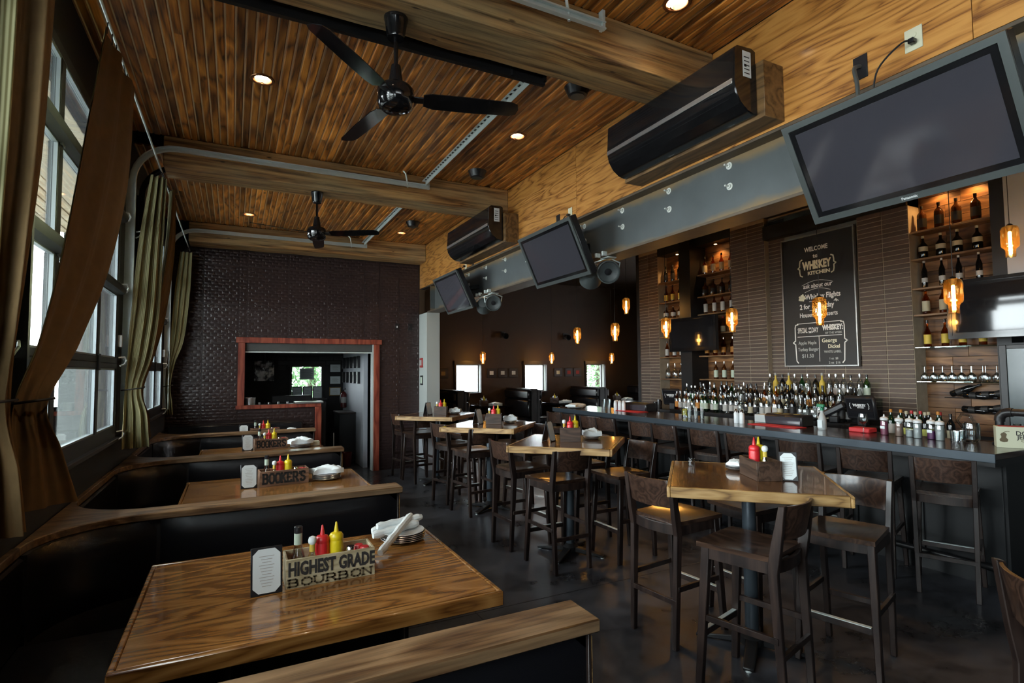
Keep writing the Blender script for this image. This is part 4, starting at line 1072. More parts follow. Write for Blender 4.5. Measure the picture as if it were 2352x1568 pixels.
bkind('winegreen', .037, .31, .60, .013, 'greenglass', 'lab_white', (.12, .5), 'lab_orange')
bkind('ccl', .037, .30, .60, .012, 'clear', 'lab_white', (.12, .4), 'chrome')
bkind('ccb', .040, .28, .55, .013, 'clear', 'lab_black', (.2, .42), 'blackplastic')
bkind('csq', .038, .27, .62, .014, 'clear', 'lab_white', (.12, .48), 'steelplate', sq=True)
bkind('cgr', .037, .29, .60, .012, 'greenclear', 'lab_green', (.15, .45), 'blackplastic')
bkind('yel', .038, .31, .55, .012, 'lab_yellow', 'lab_yellow', (.1, .3), 'lab_white')
bkind('or', .036, .29, .6, .012, 'amber', 'lab_orange', (.15, .45), 'chrome')
bkind('dk', .037, .29, .6, .012, 'darkglass', 'lab_cream', (.12, .42), 'blackplastic')
KN = {'black': 'black bottle', 'yellow': 'amber bottle with yellow label', 'squat': 'squat dark bottle with white emblem', 'white': 'amber bottle with white label', 'clearlow': 'clear low decanter bottle', 'cream': 'amber bottle with cream label',
      'flask': 'flat dark flask bottle', 'tall': 'amber bottle with tall white label', 'red': 'dark bottle with cream label and red cap', 'green': 'dark bottle with pale green label', 'jack': 'square black label bottle', 'wide': 'dark bottle with wide cream band',
      'slim': 'slim dark bottle', 'slimdark': 'dark bottle', 'wine': 'dark wine bottle with lime label', 'winered': 'green wine bottle with red foil', 'winegreen': 'green wine bottle with white label', 'ccl': 'clear bottle with white label', 'ccb': 'clear bottle with black label',
      'csq': 'clear square bottle', 'cgr': 'green glass bottle', 'yel': 'bright yellow bottle', 'or': 'amber bottle with orange label', 'dk': 'dark bottle with cream label'}
def row(key, ys, x, z, where):
    for i, y in enumerate(ys):
        bottle(key, (x + random.uniform(-.008, .008), y, z + .0005), '%s %s, %s' % (ORD[i], KN[key], where), 'bottles in the bar niches', random.uniform(-.4, .4))
yL = [7.63, 7.45, 7.28, 7.115]; yR = [6.68, 6.50, 6.33, 6.15]; y2 = [3.40, 3.225, 3.06, 2.88]
for lv, (kl, nl, kr, nr_) in enumerate((('black', 4, 'cream', 4), ('yellow', 4, 'flask', 4), ('squat', 4, 'tall', 4), ('dk', 2, 'red', 4), ('white', 4, 'or', 4), ('clearlow', 3, 'green', 3))):
    row(kl, yL[:nl], 7.11, SHZ[lv], '%s shelf left of screen post' % ORD[lv])
    row(kr, (yR if nr_ == 4 else yR[1:]), 7.11, SHZ[lv], '%s shelf right of screen post' % ORD[lv])
for lv, key in enumerate(('jack', 'wide', 'slim', 'cream', 'yellow')):
    row(key, y2, 7.11, [3.275, 2.955, 2.615, 2.31, 1.935][lv], '%s shelf beside big brick pier' % ORD[lv])
# wine glasses upside down on the lowest glass shelf
wg = MB().lathe([(.034, 0), (.041, .03), (.038, .065), (.012, .092), (.004, .10), (.004, .165), (.030, .172), (.032, .175)], 14)
wgm = wg.mesh('wine_glass', 'clear')
_wy = [3.43, 3.385, 3.34, 3.295, 3.25, 3.205, 3.16, 3.115, 3.07, 3.025, 2.98, 2.92, 2.86, 2.80]
for i, y in enumerate(_wy):
    tag(mobj('wine_glass', wgm, None, (7.12 + (.045 if i % 2 else -.045), y, 1.546)), '%s upturned wine glass from the left on the glass shelf' % ORD[i], 'wine glass', 'upturned wine glasses on the glass shelf')
# bottles lying in the rack under them
for i in range(9):
    r = 0 if i < 5 else 1; kx = i if i < 5 else i - 5
    bottle('slimdark', (7.17, 3.22 - kx * .115 - r * .10, 1.40 - r * .155), '%s bottle lying in the %s row of the wall rack' % (ORD[kx], ('upper', 'lower')[r]), 'bottles lying in the wall rack', tilt=(math.radians(68 + (9 * ((i * 7) % 4))), 0, 0))
rk = thing('bottle_rack', 'thin metal rack holding lying bottles on the niche boards', 'rack', (7.2, 3.0, 1.3))
MB().tube([(-.0, .3, .06), (-.0, -.26, .06)], .005, 6).build('wire', 'blackmetal', rk); MB().tube([(0, .2, -.10), (0, -.26, -.10)], .005, 6).build('wire', 'blackmetal', rk)

# ------------------------------------------------------------------ back bar and its bottles
bb = thing('back_bar', 'black back bar counter with stepped bottle tiers under the bar wall', 'counter', (6.3, 1.0, 0))
MB().box(.05, .69, 0, 7.1, 0, .90).build('body', 'black', bb)
MB().box(0, .69, -.02, 7.12, .90, .94).build('counter_top', 'blackgloss', bb, bevel=.004)
MB().box(.02, .25, 2.85, 5.76, .94, 1.06).build('tier', 'blackmetal', bb, bevel=.003)
MB().box(.25, .42, 2.85, 5.76, .94, 1.17).build('tier', 'blackmetal', bb, bevel=.003)
MB().box(.42, .68, 2.85, 5.76, .94, 1.20).build('tier', 'blackmetal', bb, bevel=.003)
MB().box(.50, .68, 2.85, 4.42, 1.20, 1.33).build('tier', 'shelfglass', bb)
rr = random.Random(21)
def brow(x, y0, y1, z, n, pool, tier):
    for i in range(n):
        y = y1 + (y0 - y1) * (i + .5) / n + rr.uniform(-.012, .012); k = rr.choice(pool)
        bottle(k, (x + rr.uniform(-.02, .02), y, z + .0005), '%s, %s in the %s' % (KN[k], ordinal(i), tier), 'bottles on the back bar', rr.uniform(0, 6))
clr = ['ccl', 'black', 'ccb', 'csq', 'dk', 'cgr', 'white', 'ccb', 'ccl', 'csq', 'black', 'or', 'ccl']
brow(6.40, 3.95, 6.72, 1.06, 31, clr + ['csq', 'clearlow'], 'front tier of the back bar')
brow(6.53, 3.95, 6.75, 1.06, 28, clr, 'second row of the back bar')
brow(6.64, 3.92, 6.75, 1.17, 29, clr + ['or', 'dk'], 'third tier of the back bar')
brow(6.77, 3.95, 6.6, 1.20, 24, clr + ['cgr', 'dk'], 'fourth row of the back bar')
brow(6.87, 3.90, 5.36, 1.33, 15, ['ccl', 'cgr', 'ccb', 'yel', 'or', 'dk', 'cgr', 'ccl', 'white'], 'glass top tier of the back bar')
# open wine bottles clustered at the near end
for i, (dx, dy, k) in enumerate(((0, 0, 'winegreen'), (.02, -.09, 'winegreen'), (-.03, -.17, 'wine'), (.09, -.16, 'winered'), (-.04, -.26, 'wine'), (.08, -.25, 'winered'), (-.04, -.35, 'wine'), (.05, -.34, 'wine'), (.10, -.42, 'winered'), (.02, -.44, 'winegreen'), (.08, -.52, 'dk'))):
    bottle(k, (6.40 + dx, 3.45 + dy, .941), '%s, %s in the cluster beside the register' % (KN[k], ORD[i]), 'wine bottles beside the register')
# registers
def register(loc, rz, label):
    th = thing('cash_register', label, 'register', loc, rz)
    MB().box(-.14, .14, -.17, .17, 0, .10).build('base', 'blackplastic', th, bevel=.008)
    MB().box(-.03, .03, -.05, .05, .10, .2).build('neck', 'blackplastic', th, bevel=.006)
    R = Matrix.Translation((0, 0, .30)) @ Matrix.Rotation(math.radians(-14), 4, 'Y')
    MB().box(-.05, 0, -.17, .17, -.13, .15).xf(R).build('screen_case', 'blackplastic', th, bevel=.018)
    sc_ = MB().box(-.054, -.0505, -.14, .14, -.09, .12).xf(R).build('screen', 'screenoff', th)
    M = R @ face_matrix((-.0555, 0, .045), (0, -1, 0), (0, 0, 1))
    text('WHISKEY', 'whiteplastic', th, M, .042, .8, .002)
    text('KITCHEN', 'whiteplastic', th, R @ face_matrix((-.0555, -.012, .018), (0, -1, 0), (0, 0, 1)), .018, 1., .0005)
    s = MB()
    for sg in (-1, 1): stroke(s, [(sg * .095, .035), (sg * .104, .03), (sg * .104, .012), (sg * .11, .004), (sg * .104, -.004), (sg * .104, -.024), (sg * .095, -.03)], .005, R @ face_matrix((-.0555, 0, .035), (0, -1, 0), (0, 0, 1)))
    s.build('braces', 'whiteplastic', th, smooth=False)
register((6.42, 3.76, .945), .0, 'black register showing white lettering near the wine bottles')
register((6.55, 6.93, .945), .25, 'black register at the far end of the back bar below the niche screen')
cr2 = thing('card_terminal', 'black tilted card terminal housing left of the near register', 'terminal', (6.36, 4.05, 1.06), .3)
MB().box(-.06, .06, -.05, .05, 0, .08).build('base', 'blackplastic', cr2, bevel=.01)
MB().bar((0, .16, .06), (0, -.12, .22), .16, .08).build('housing', 'blackplastic', cr2, bevel=.02)
# stacked steel shakers at the far end
for i in range(7):
    tag(MB().lathe([(.028, 0), (.034, .10 + .02 * i), (.036, .135 + .02 * i), (.030, .135 + .02 * i)], 14).build('shaker_tin', 'chrome', loc=(6.45 + (i % 2) * .07, 7.42 - i * .045, .941)), '%s steel shaker tin from the left at the far end of the back bar' % ORD[i], 'shaker', 'steel shakers on the back bar')

# ------------------------------------------------------------------ chalkboard
cbd = thing('chalkboard', 'tall chalkboard with white lettering between the brick piers', 'chalkboard', (6.985, 4.64, 1.745))
W2, HH = .50, 1.77
MB().box(.03, .055, -W2, W2, 0, HH).build('slate', 'slate', cbd)
fr = MB().box(.015, .06, -W2 - .02, -W2, -.02, HH + .02); fr.build('frame_side', 'silverframe', cbd, bevel=.003)
MB().box(.015, .06, W2, W2 + .02, -.02, HH + .02).build('frame_side', 'silverframe', cbd, bevel=.003)
MB().box(.015, .06, -W2, W2, -.02, 0).build('frame_rail', 'silverframe', cbd, bevel=.003)
MB().box(.015, .06, -W2, W2, HH, HH + .02).build('frame_rail', 'silverframe', cbd, bevel=.003)
def ck(body, u, v, size, sx=1., mat='chalk', bold=.002, rot=0., al='CENTER', shear=0.):
    M = face_matrix((.0285, -u, v), (0, -1, 0), (0, 0, 1)) @ Matrix.Rotation(rot, 4, 'Z')
    return text(body, mat, cbd, M, size, sx, bold, align=al, shear=shear)
ck('WELCOME', 0, 1.585, .085, .8); ck('to', -.01, 1.485, .08)
ck('WHISKEY', 0, 1.36, .15, .62, 'chalkgold', .008); ck('KITCHEN', .03, 1.255, .065, 1.15, 'chalkgold', .003)
ck('ask about our', 0, 1.08, .085, .85, bold=.001, shear=.15)
ck('Whiskey Flights', .07, .93, .098, .78, bold=.002); ck('2 for 1 Tuesday', -.02, .80, .095, .80, bold=.002); ck('Housemade desserts', .0, .685, .088, .72, bold=.001)
ck('SPECIAL', -.235, .475, .10, .40, bold=.001); ck('OF', -.128, .50, .032, .8); ck('THE', -.128, .45, .032, .7); ck('DAY', -.055, .475, .10, .48, bold=.001)
ck('WHISKEY:', .19, .495, .095, .65, bold=.005); ck('OF THE WEEK', .20, .425, .038, .95, 'chalkdim', .001)
ck('Apple Maple', -.17, .305, .065, .8, 'chalkdim', .001); ck('Turkey Burger', -.16, .215, .065, .78, 'chalkdim', .001); ck('$11.50', -.17, .125, .07, .9, 'chalkdim', .001)
ck('George', .14, .325, .075, .9, 'chalkgold', .001); ck('Dickel', .20, .245, .07, .9, 'chalkgold', .001); ck('WHITE LABEL', .18, .175, .045, .85, 'chalkdim', .0008)
ck('1 oz  $8', .19, .085, .04, .9, 'chalkdim', .0008); ck('2 oz  $16', .20, .03, .045, .9, 'chalkdim', .0008)
CM = face_matrix((.029, 0, 0), (0, -1, 0), (0, 0, 1)); s = MB()
for sg, cx in ((-1, -.235), (1, .235)):
    stroke(s, [(cx - sg * .03, 1.46), (cx, 1.445), (cx + sg * .008, 1.40), (cx + sg * .008, 1.365), (cx + sg * .035, 1.345), (cx + sg * .008, 1.325), (cx + sg * .008, 1.28), (cx, 1.24), (cx - sg * .03, 1.225)], .016, CM)
s.build('braces', 'chalkgold', cbd, smooth=False); s = MB()
stroke(s, [(-.22 + .44 * k / 10, 1.10 + .05 * math.sin(math.pi * k / 10)) for k in range(11)], .005, CM); stroke(s, [(-.18 + .36 * k / 10, 1.0 + .04 * math.sin(math.pi * k / 10)) for k in range(11)], .005, CM)
stroke(s, [(-.12, .868), (.12, .868)], .005, CM); stroke(s, [(-.12, .745), (.14, .745)], .005, CM)
for sg in (-1, 1):
    stroke(s, [(sg * .30, .565), (sg * .335, .56), (sg * .345, .52), (sg * .345, .34), (sg * .38, .315), (sg * .345, .29), (sg * .335, .06), (sg * .31, .03)], .014, CM)
stroke(s, [(-.31, .575), (.31, .575)], .008, CM); stroke(s, [(-.31, .392), (.31, .392)], .008, CM); stroke(s, [(.0, .39), (.0, .05)], .006, CM)
s.build('drawn_lines', 'chalk', cbd, smooth=False)
s = MB()
for k in range(14):
    a = 2.4 * k; q = .012 * math.sqrt(k); s.lathe([(.016, 0), (.012, .002)], 7, fn=lambda x, y, z, a=a, q=q: tuple(CM @ Vector((-.225 + q * math.cos(a) + x, .93 + q * math.sin(a) + y, z))))
s.build('drawn_hop', 'chalkgold', cbd)
s = MB(); stroke(s, [(.225, .845), (.25, .87), (.27, .85), (.255, .835), (.24, .86), (.285, .84)], .007, CM); s.build('drawn_bow', 'chalk', cbd, smooth=False)

# ------------------------------------------------------------------ screens
def screen_box(th, w, h, bz, depth, bezel, scr, M, logo=None):
    MB().box(-w / 2, w / 2, -.0, depth, -h / 2, h / 2).xf(M).build('case', 'blackplastic', th, bevel=.006)
    b = MB(); t = .012
    b.box(-w / 2, w / 2, -t, 0, h / 2 - bz, h / 2).box(-w / 2, w / 2, -t, 0, -h / 2, -h / 2 + bz).box(-w / 2, -w / 2 + bz, -t, 0, -h / 2 + bz, h / 2 - bz).box(w / 2 - bz, w / 2, -t, 0, -h / 2 + bz, h / 2 - bz)
    b.xf(M).build('bezel', bezel, th, smooth=False)
    MB().box(-w / 2 + bz, w / 2 - bz, -.006, -.004, -h / 2 + bz, h / 2 - bz).xf(M).build('border', 'blackgloss', th, smooth=False)
    MB().box(-w / 2 + bz + .03, w / 2 - bz - .03, -.009, -.0065, -h / 2 + bz + .028, h / 2 - bz - .028).xf(M).build('screen', scr, th, smooth=False)
    if logo: text(logo, 'whiteplastic', th, M @ face_matrix((0, -t - .0005, -h / 2 + bz / 2), (1, 0, 0), (0, 0, 1)), .018, 1., .0004)
def wall_tv(yc, w, label, xt, xb, zt, zb, logo=None):
    """front towards -x and down; top edge leans into the room"""
    cx, cz = (xt + xb) / 2, (zt + zb) / 2; h = math.hypot(xb - xt, zt - zb)
    th = thing('wall_television', label, 'television', (cx, yc, cz), 0, 'televisions on the steel beam')
    tilt = math.atan2(xb - xt, zt - zb)
    M = Matrix.Rotation(tilt, 4, 'Y') @ Matrix.Rotation(-math.pi / 2, 4, 'Z')
    M = Matrix.Rotation(-tilt, 4, 'Y') @ Matrix.Rotation(-math.pi / 2, 4, 'Z')
    screen_box(th, w, h, .032, .07, 'tvbezel', 'screen', M, logo)
    MB().box(-.2, .2, .07, .10, -.15, .15).xf(M).build('bracket_plate', 'blackmetal', th)
    for s in (-1, 1): MB().bar((.08, s * .12, .05), (3.10 - cx, s * .12, .10), .03, .05).build('bracket_arm', 'blackmetal', th)
    MB().bar((.07, .1, -.12), (3.10 - cx, .1, -.02), .03, .04).build('bracket_arm', 'blackmetal', th)
wall_tv(1.435, .975, 'nearest large wall television, tilted down at the upper right', 2.655, 2.92, 3.01, 2.515, 'Panasonic')
wall_tv(4.50, .985, 'middle wall television tilted down in front of the steel beam', 2.635, 2.865, 3.07, 2.57)
wall_tv(7.21, .955, 'farthest wall television tilted down near the pale pillar', 2.62, 2.865, 3.06, 2.555)
t2 = thing('niche_television', 'black television hanging on the post between whiskey shelves', 'television', (6.74, 6.655, 2.285))
screen_box(t2, 1.02, .56, .03, .06, 'blackgloss', 'screenoff', Matrix.Rotation(-math.pi / 2, 4, 'Z'))
MB().box(.06, .12, -.0, .3, -.1, .1).build('bracket_plate', 'blackmetal', t2)
t3 = thing('bar_television', 'black television at the right edge in front of the niche with wine glasses', 'television', (6.62, 2.42, 2.29))
screen_box(t3, 1.10, .60, .035, .06, 'blackgloss', 'screenoff', Matrix.Rotation(-math.pi / 2, 4, 'Z'))
MB().bar((.06, .0, 0), (.38, .0, .05), .05, .05).build('bracket_arm', 'blackmetal', t3)
fg = thing('glass_door_fridge', 'tall glass door fridge at the right end of the bar wall', 'fridge', (6.95, 2.0, 0))
MB().box(0, .3, -.75, .68, .9, 1.94).build('body', 'black', fg)
MB().box(-.03, 0, .62, .68, .95, 1.92).build('door_stile', 'blackmetal', fg, bevel=.004)
MB().box(-.03, 0, -.72, .62, 1.88, 1.92).build('door_rail', 'blackmetal', fg, bevel=.004)
MB().box(-.02, -.005, -.72, .62, .95, 1.88).build('door_glass', 'fridgeglass', fg)

# ------------------------------------------------------------------ ceiling fans
def fan(x, y, angs, label):
    th = thing('ceiling_fan', label, 'ceiling fan', (x, y, 3.645), 0, 'black three bladed ceiling fans')
    MB().lathe([(.045, -.115), (.05, -.10), (.062, -.02), (.066, -.012), (.066, 0)], 20).build('canopy', 'blackgloss', th)
    MB().tube([(0, 0, -.11), (0, 0, -.36)], .012, 10).build('downrod', 'blackgloss', th)
    MB().lathe([(.04, -.385), (.040, -.36), (.026, -.27), (.018, -.265)], 16).build('yoke_cover', 'blackgloss', th)
    MB().lathe([(.02, -.525), (.07, -.52), (.092, -.50), (.098, -.475), (.094, -.47), (.10, -.44), (.10, -.41), (.085, -.39), (.04, -.38)], 28).build('motor', 'blackgloss', th)
    for a in angs:
        a = math.radians(a); R = Matrix.Rotation(a, 4, 'Z') @ Matrix.Translation((0, 0, -.455)) @ Matrix.Rotation(math.radians(-13), 4, 'X')
        out = [(.15, -.050), (.20, -.062), (.40, -.062), (.64, -.055), (.675, -.04), (.685, 0), (.675, .04), (.64, .055), (.40, .062), (.20, .058), (.15, .04)]
        bl = MB(); n = len(out)
        def cup(px, py): return -.012 * (1 - (py / .065) ** 2) 
        bl.prism(out, -.002, .002).xf(R).build('blade', 'blackgloss', th)
        MB().bar((.08, 0, .004), (.24, 0, .004), .05, .008, w2=.04).xf(R).build('blade_iron', 'blackmetal', th, bevel=.002)
    return th
fan(.765, 2.87, (224.5, 101.8, -15.5), 'nearer black three bladed ceiling fan under the nearest beam')
fan(.775, 6.12, (197, 329, 80), 'farther black three bladed ceiling fan under the middle beam')

# ------------------------------------------------------------------ recessed lights, ceiling speakers
def downlight(x, y, label):
    th = thing('recessed_light', label, 'downlight', (x, y, ZC), 0, 'recessed ceiling lights')
    n = 28
    def ring(prof):
        mb = MB()
        for r, z in prof:
            for k in range(n): mb.v.append((r * math.cos(2 * math.pi * k / n), r * math.sin(2 * math.pi * k / n), z))
        for i in range(len(prof) - 1):
            for k in range(n): mb.f.append((i * n + k, i * n + (k + 1) % n, (i + 1) * n + (k + 1) % n, (i + 1) * n + k))
        return mb
    ring([(.064, .0), (.066, -.005), (.084, -.006), (.088, -.001), (.088, .004)]).build('trim_ring', 'copper', th)
    ring([(.064, .0), (.060, .05), (.055, .085)]).build('can', 'copper', th)
    MB().lathe([(.040, .026), (.056, .036), (.058, .046)], 24).build('lamp_face', 'downglow', th)
    l = bpy.data.lights.new('downlight', 'SPOT'); l.energy = DOWN_W; l.color = (1, .80, .56); l.spot_size = math.radians(100); l.spot_blend = .9; l.shadow_soft_size = .035
    o = bpy.data.objects.new('downlight', l); COL.objects.link(o); o.parent = th; o.location = (0, 0, .018)
for (x, y, lab) in ((.13, 4.47, 'lit recessed light in the boards left of the nearer fan'), (2.38, 4.51, 'lit recessed light in the boards right of the nearer fan'), (2.38, 2.40, 'lit recessed light at the top edge beyond the big beam'),
                    (.134, 8.45, 'lit recessed light left of the farther fan'), (2.36, 8.55, 'lit recessed light right of the farther fan'), (.13, 1.9, 'recessed light overhead before the nearest beam')):
    x = min(DOWNS, key=lambda q: abs(q[0] - x) + abs(q[1] - y))[0]; downlight(x, y, lab)
for i, (x, y) in enumerate(((2.39, 3.50), (2.40, 5.52), (2.36, 7.85))):
    th = thing('ceiling_speaker', ['round black ceiling speaker just behind the nearest beam', 'round black ceiling speaker before the middle beam', 'round black ceiling speaker between the farther beams'][i], 'speaker', (x, y, ZC), 0, 'round black ceiling speakers')
    MB().lathe([(.05, -.075), (.075, -.07), (.085, -.045), (.10, -.012), (.105, 0)], 22).build('housing', 'blackplastic', th)
    MB().lathe([(.055, -.078), (.055, -.0755)], 18).xf(Matrix.Identity(4)).build('grille', 'speakergrey', th)

# ------------------------------------------------------------------ split air conditioners on boxed brackets
def aircon(y0, y1, label):
    th = thing('air_conditioner', label, 'air conditioner', (3.0, (y0 + y1) / 2, 3.2), 0, 'black wall air conditioners')
    L = (y1 - y0) / 2
    MB().box(-.18, 0, -L - .05, L + .05 - .02, .02, .37).build('mounting_box', 'boxwood', th, bevel=.003)
    prof = [(-.182, .04), (-.182, .44), (-.215, .455), (-.335, .447), (-.368, .425), (-.380, .215), (-.366, .15), (-.325, .09), (-.27, .052), (-.22, .04)]
    mb = MB(); n = len(prof)
    mb.add([(p[0], s * L, p[1]) for s in (-1, 1) for p in prof], [tuple(range(n)), tuple(range(2 * n - 1, n - 1, -1))] + [(i, n + i, n + (i + 1) % n, (i + 1) % n) for i in range(n)])
    mb.build('body', 'blackgloss', th, bevel=.006, ang=16)
    MB().box(-.386, -.379, -L + .01, L - .01, .200, .232).build('chrome_band', 'steelplate', th, bevel=.002)
    for k in range(4):
        t = k / 3; MB().bar((-.352 + t * .055, -L + .06, .135 - t * .055), (-.352 + t * .055, L - .04, .135 - t * .055), .006, .003).build('louver', 'speakergrey', th)
    MB().box(-.30, -.23, -L - .0015, -L, .26, .42).build('rating_sticker', 'paper', th)
    st = MB()
    for k in range(5): st.box(-.29, -.245, -L - .0025, -L - .0016, .28 + k * .025, .286 + k * .025)
    st.box(-.29, -.27, -L - .0025, -L - .0016, .272 + .05, .272 + .066).build('sticker_print', 'ink', th, smooth=False)
    dm = MB(); dm.add([(-.3735, -L + .22, .25), (-.3735, -L + .30, .25), (-.366, -L + .24, .36), (-.362, -L + .17, .38)], [(0, 1, 2, 3)]); dm.build('display_window', 'steelplate', th, smooth=False)
    return th
wood('boxwood', [(.06, .03, .01), (.16, .085, .03), (.24, .13, .05)], axis=1, freq=1., rings=9, rough=.5, var=.1)
aircon(2.20, 3.44, 'nearer black wall air conditioner on a plywood box beside the big beam')
aircon(5.72, 7.10, 'farther black wall air conditioner beyond the middle television')

# ------------------------------------------------------------------ grey can speakers under the steel beam
def can_speaker(x, y, z, az, tilt, label):
    th = thing('can_speaker', label, 'speaker', (x, y, z), 0, 'can speakers under the steel beam')
    R = Matrix.Rotation(az, 4, 'Z') @ Matrix.Rotation(tilt, 4, 'Y')
    MB().lathe([(.03, -.16), (.07, -.15), (.098, -.09), (.105, -.02), (.108, .0), (.098, .002), (.090, -.012), (.04, -.03), (.01, -.032)], 26, fn=lambda a, b, c: (c, a, b)).xf(R).build('shell', 'speakergrey', th)
    MB().lathe([(.032, -.03), (.03, -.012), (.0, -.01)], 14, fn=lambda a, b, c: (c, a, b)).xf(R).build('cone_cap', 'blackplastic', th)
    MB().tube([(R @ Vector((-.06, .105, 0))), (R @ Vector((-.07, .12, .08))), (0, 0, 2.735 - z), (R @ Vector((-.07, -.12, .08))), (R @ Vector((-.06, -.105, 0)))], .007, 6).build('yoke', 'galv', th)
    MB().box(-.05, .05, -.06, .06, 2.722 - z, 2.735 - z).build('mount_plate', 'galv', th, bevel=.003)
    for s in (-.05, .05): MB().box(.0 - .02 - .09, -.09 + .03, s - .012, s + .012, 2.735 - z, 2.775 - z).build('beam_clamp', 'galv', th, bevel=.002)
can_speaker(3.06, 4.02, 2.60, math.radians(248), .28, 'grey can speaker facing the viewer right of the middle television')
can_speaker(3.08, 4.34, 2.58, math.radians(60), .35, 'grey can speaker turned away behind the middle television')
can_speaker(3.06, 6.52, 2.60, math.radians(250), .28, 'grey can speaker facing the viewer right of the farthest television')
can_speaker(3.08, 6.86, 2.58, math.radians(60), .35, 'grey can speaker turned away behind the farthest television')

# ------------------------------------------------------------------ amber pendants
def pendant(label):
    th = thing('pendant_lamp', label, 'pendant lamp', (0, 0, 0), 0, 'amber glass pendant lamps')
    prof = [(.036, 0), (.037, .005), (.037, .062), (.042, .075), (.062, .095), (.066, .11), (.066, .25), (.055, .278), (.03, .288)]
    mb = MB(); n = 20
    for r, z in prof:
        for k in range(n): mb.v.append((r * math.cos(2 * math.pi * k / n), r * math.sin(2 * math.pi * k / n), z))
    for i in range(len(prof) - 1):
        for k in range(n): mb.f.append((i * n + k, i * n + (k + 1) % n, (i + 1) * n + (k + 1) % n, (i + 1) * n + k))
    mb.build('glass_shade', 'amberlamp', th)
    MB().lathe([(.011, .025), (.013, .03), (.013, .225), (.008, .235)], 10).build('bulb', 'bulb', th)
    MB().lathe([(.016, .235), (.02, .245), (.03, .285), (.022, .30), (.006, .31)], 14).build('socket', 'blackmetal', th)
    MB().tube([(0, 0, .30), (0, 0, 1.0)], .003, 5).build('cord', 'black', th)
    l = bpy.data.lights.new('pendant', 'POINT'); l.energy = PEND_W; l.color = (1, .55, .18); l.shadow_soft_size = .03
    o = bpy.data.objects.new('pendant', l); COL.objects.link(o); o.parent = th; o.location = (0, 0, .12)
    return th
PD = [((5.3, 2.33, 2.145), 'amber pendant in front of the right niche, largest in view'), ((5.3, 3.49, 2.135), 'amber pendant in front of the chalkboard'), ((5.3, 4.585, 2.14), 'amber pendant in front of the shelves right of the screen post'), ((5.3, 5.70, 2.128), 'amber pendant at the left corner of the niche screen'),
      ((5.3, 6.83, 2.148), 'amber pendant hanging over the far end of the bar'), ((5.3, 7.88, 2.155), 'amber pendant beyond the bar end, second from the pillar'), ((6.25, 7.72, 2.70), 'high amber pendant near the far brick pier'), ((6.3, 2.31, 2.70), 'high amber pendant at the right edge of view'),
      ((5.12, 11.5, 1.86), 'small amber pendant by the first dining room window'), ((6.97, 11.5, 1.86), 'small amber pendant by the second dining room window'), ((8.80, 11.5, 1.86), 'small amber pendant by the third dining room window')]
pd0 = pendant(PD[0][1]); pd0.location = PD[0][0]
for (loc, lab) in PD[1:]: copy_tree(pd0, loc, None, lab)
def _cords():
    for o in [o for o in COL.objects if o.name.startswith('cord') and o.parent and o.parent.name.startswith('pendant')]:
        k = (ZC - o.parent.location.z - .30) / .70; o.scale = (1, 1, k); o.location = (0, 0, .30 * (1 - k))
_cords()

# ------------------------------------------------------------------ outlets, cords, signs
def plate(name, loc, w, h, mat, label, normal='x', parts=True):
    th = thing(name, label, 'outlet', loc)
    if normal == 'x':
        MB().box(-.006, 0, -w / 2, w / 2, -h / 2, h / 2).build('cover', mat, th, bevel=.002)
        if parts:
            for s in (-1, 1): MB().lathe([(.016, 0), (.015, .003)], 14, fn=lambda a, b, c: (-.006 - c, a, b + s * .02)).build('socket', mat if mat == 'black' else 'cream', th)
    else:
        MB().box(-w / 2, w / 2, -.006, 0, -h / 2, h / 2).build('cover', mat, th, bevel=.002)
        MB().box(-.008, .008, -.012, -.006, -.018, .018).build('switch', 'whiteplastic' if parts else mat, th)
    return th
plate('wall_outlet', (3.0, 1.43, 3.338), .08, .115, 'cream', 'cream wall outlet with a black plug above the nearest television')
plate('cable_plate', (3.0, 1.69, 3.325), .075, .13, 'blackplastic', 'black cable plate left of the cream outlet', parts=False)
plate('wall_outlet', (3.0, 4.55, 3.28), .07, .115, 'cream', 'cream outlet above the middle television')
plate('cable_plate', (3.0, 4.78, 3.27), .07, .115, 'blackplastic', 'black cable plate above the middle television', parts=False)
plate('wall_outlet', (3.0, 7.33, 3.25), .07, .115, 'cream', 'cream outlet above the farthest television')
plate('cable_plate', (3.0, 7.06, 3.25), .06, .10, 'blackplastic', 'black cable plate above the farthest television', parts=False)
def cord(pts, r, label, mat='black', plug=None):
    th = thing('power_cord', label, 'cord', pts[0])
    P = [tuple(a - b for a, b in zip(p, pts[0])) for p in pts]
    sm = [cat(P, k / 24) for k in range(25)]
    MB().tube(sm, r, 6).build('cable', mat, th)
    if plug: MB().box(-.035, 0, -.014, .014, -.013, .013).build('plug', 'blackplastic', th, bevel=.004)
cord([(2.99, 1.425, 3.318), (2.93, 1.45, 3.31), (2.90, 1.55, 3.22), (2.90, 1.58, 3.08), (2.88, 1.58, 2.95)], .005, 'black cord from the cream outlet down behind the nearest television', plug=True)
cord([(2.992, 1.69, 3.33), (2.94, 1.69, 3.30), (2.91, 1.66, 3.18), (2.90, 1.66, 2.98)], .011, 'grey cable from the black plate behind the nearest television', 'speakergrey')
cord([(2.99, 4.55, 3.26), (2.94, 4.57, 3.24), (2.90, 4.62, 3.12), (2.88, 4.62, 3.0)], .005, 'black cord from the outlet above the middle television', plug=True)
cord([(2.99, 7.33, 3.23), (2.94, 7.36, 3.2), (2.90, 7.40, 3.1), (2.88, 7.40, 3.0)], .005, 'black cord from the outlet above the farthest television', plug=True)
plate('wall_switch', (2.584, 9.557, 2.50), .07, .115, 'blackplastic', 'left black switch plate on the tin wall', 'y')
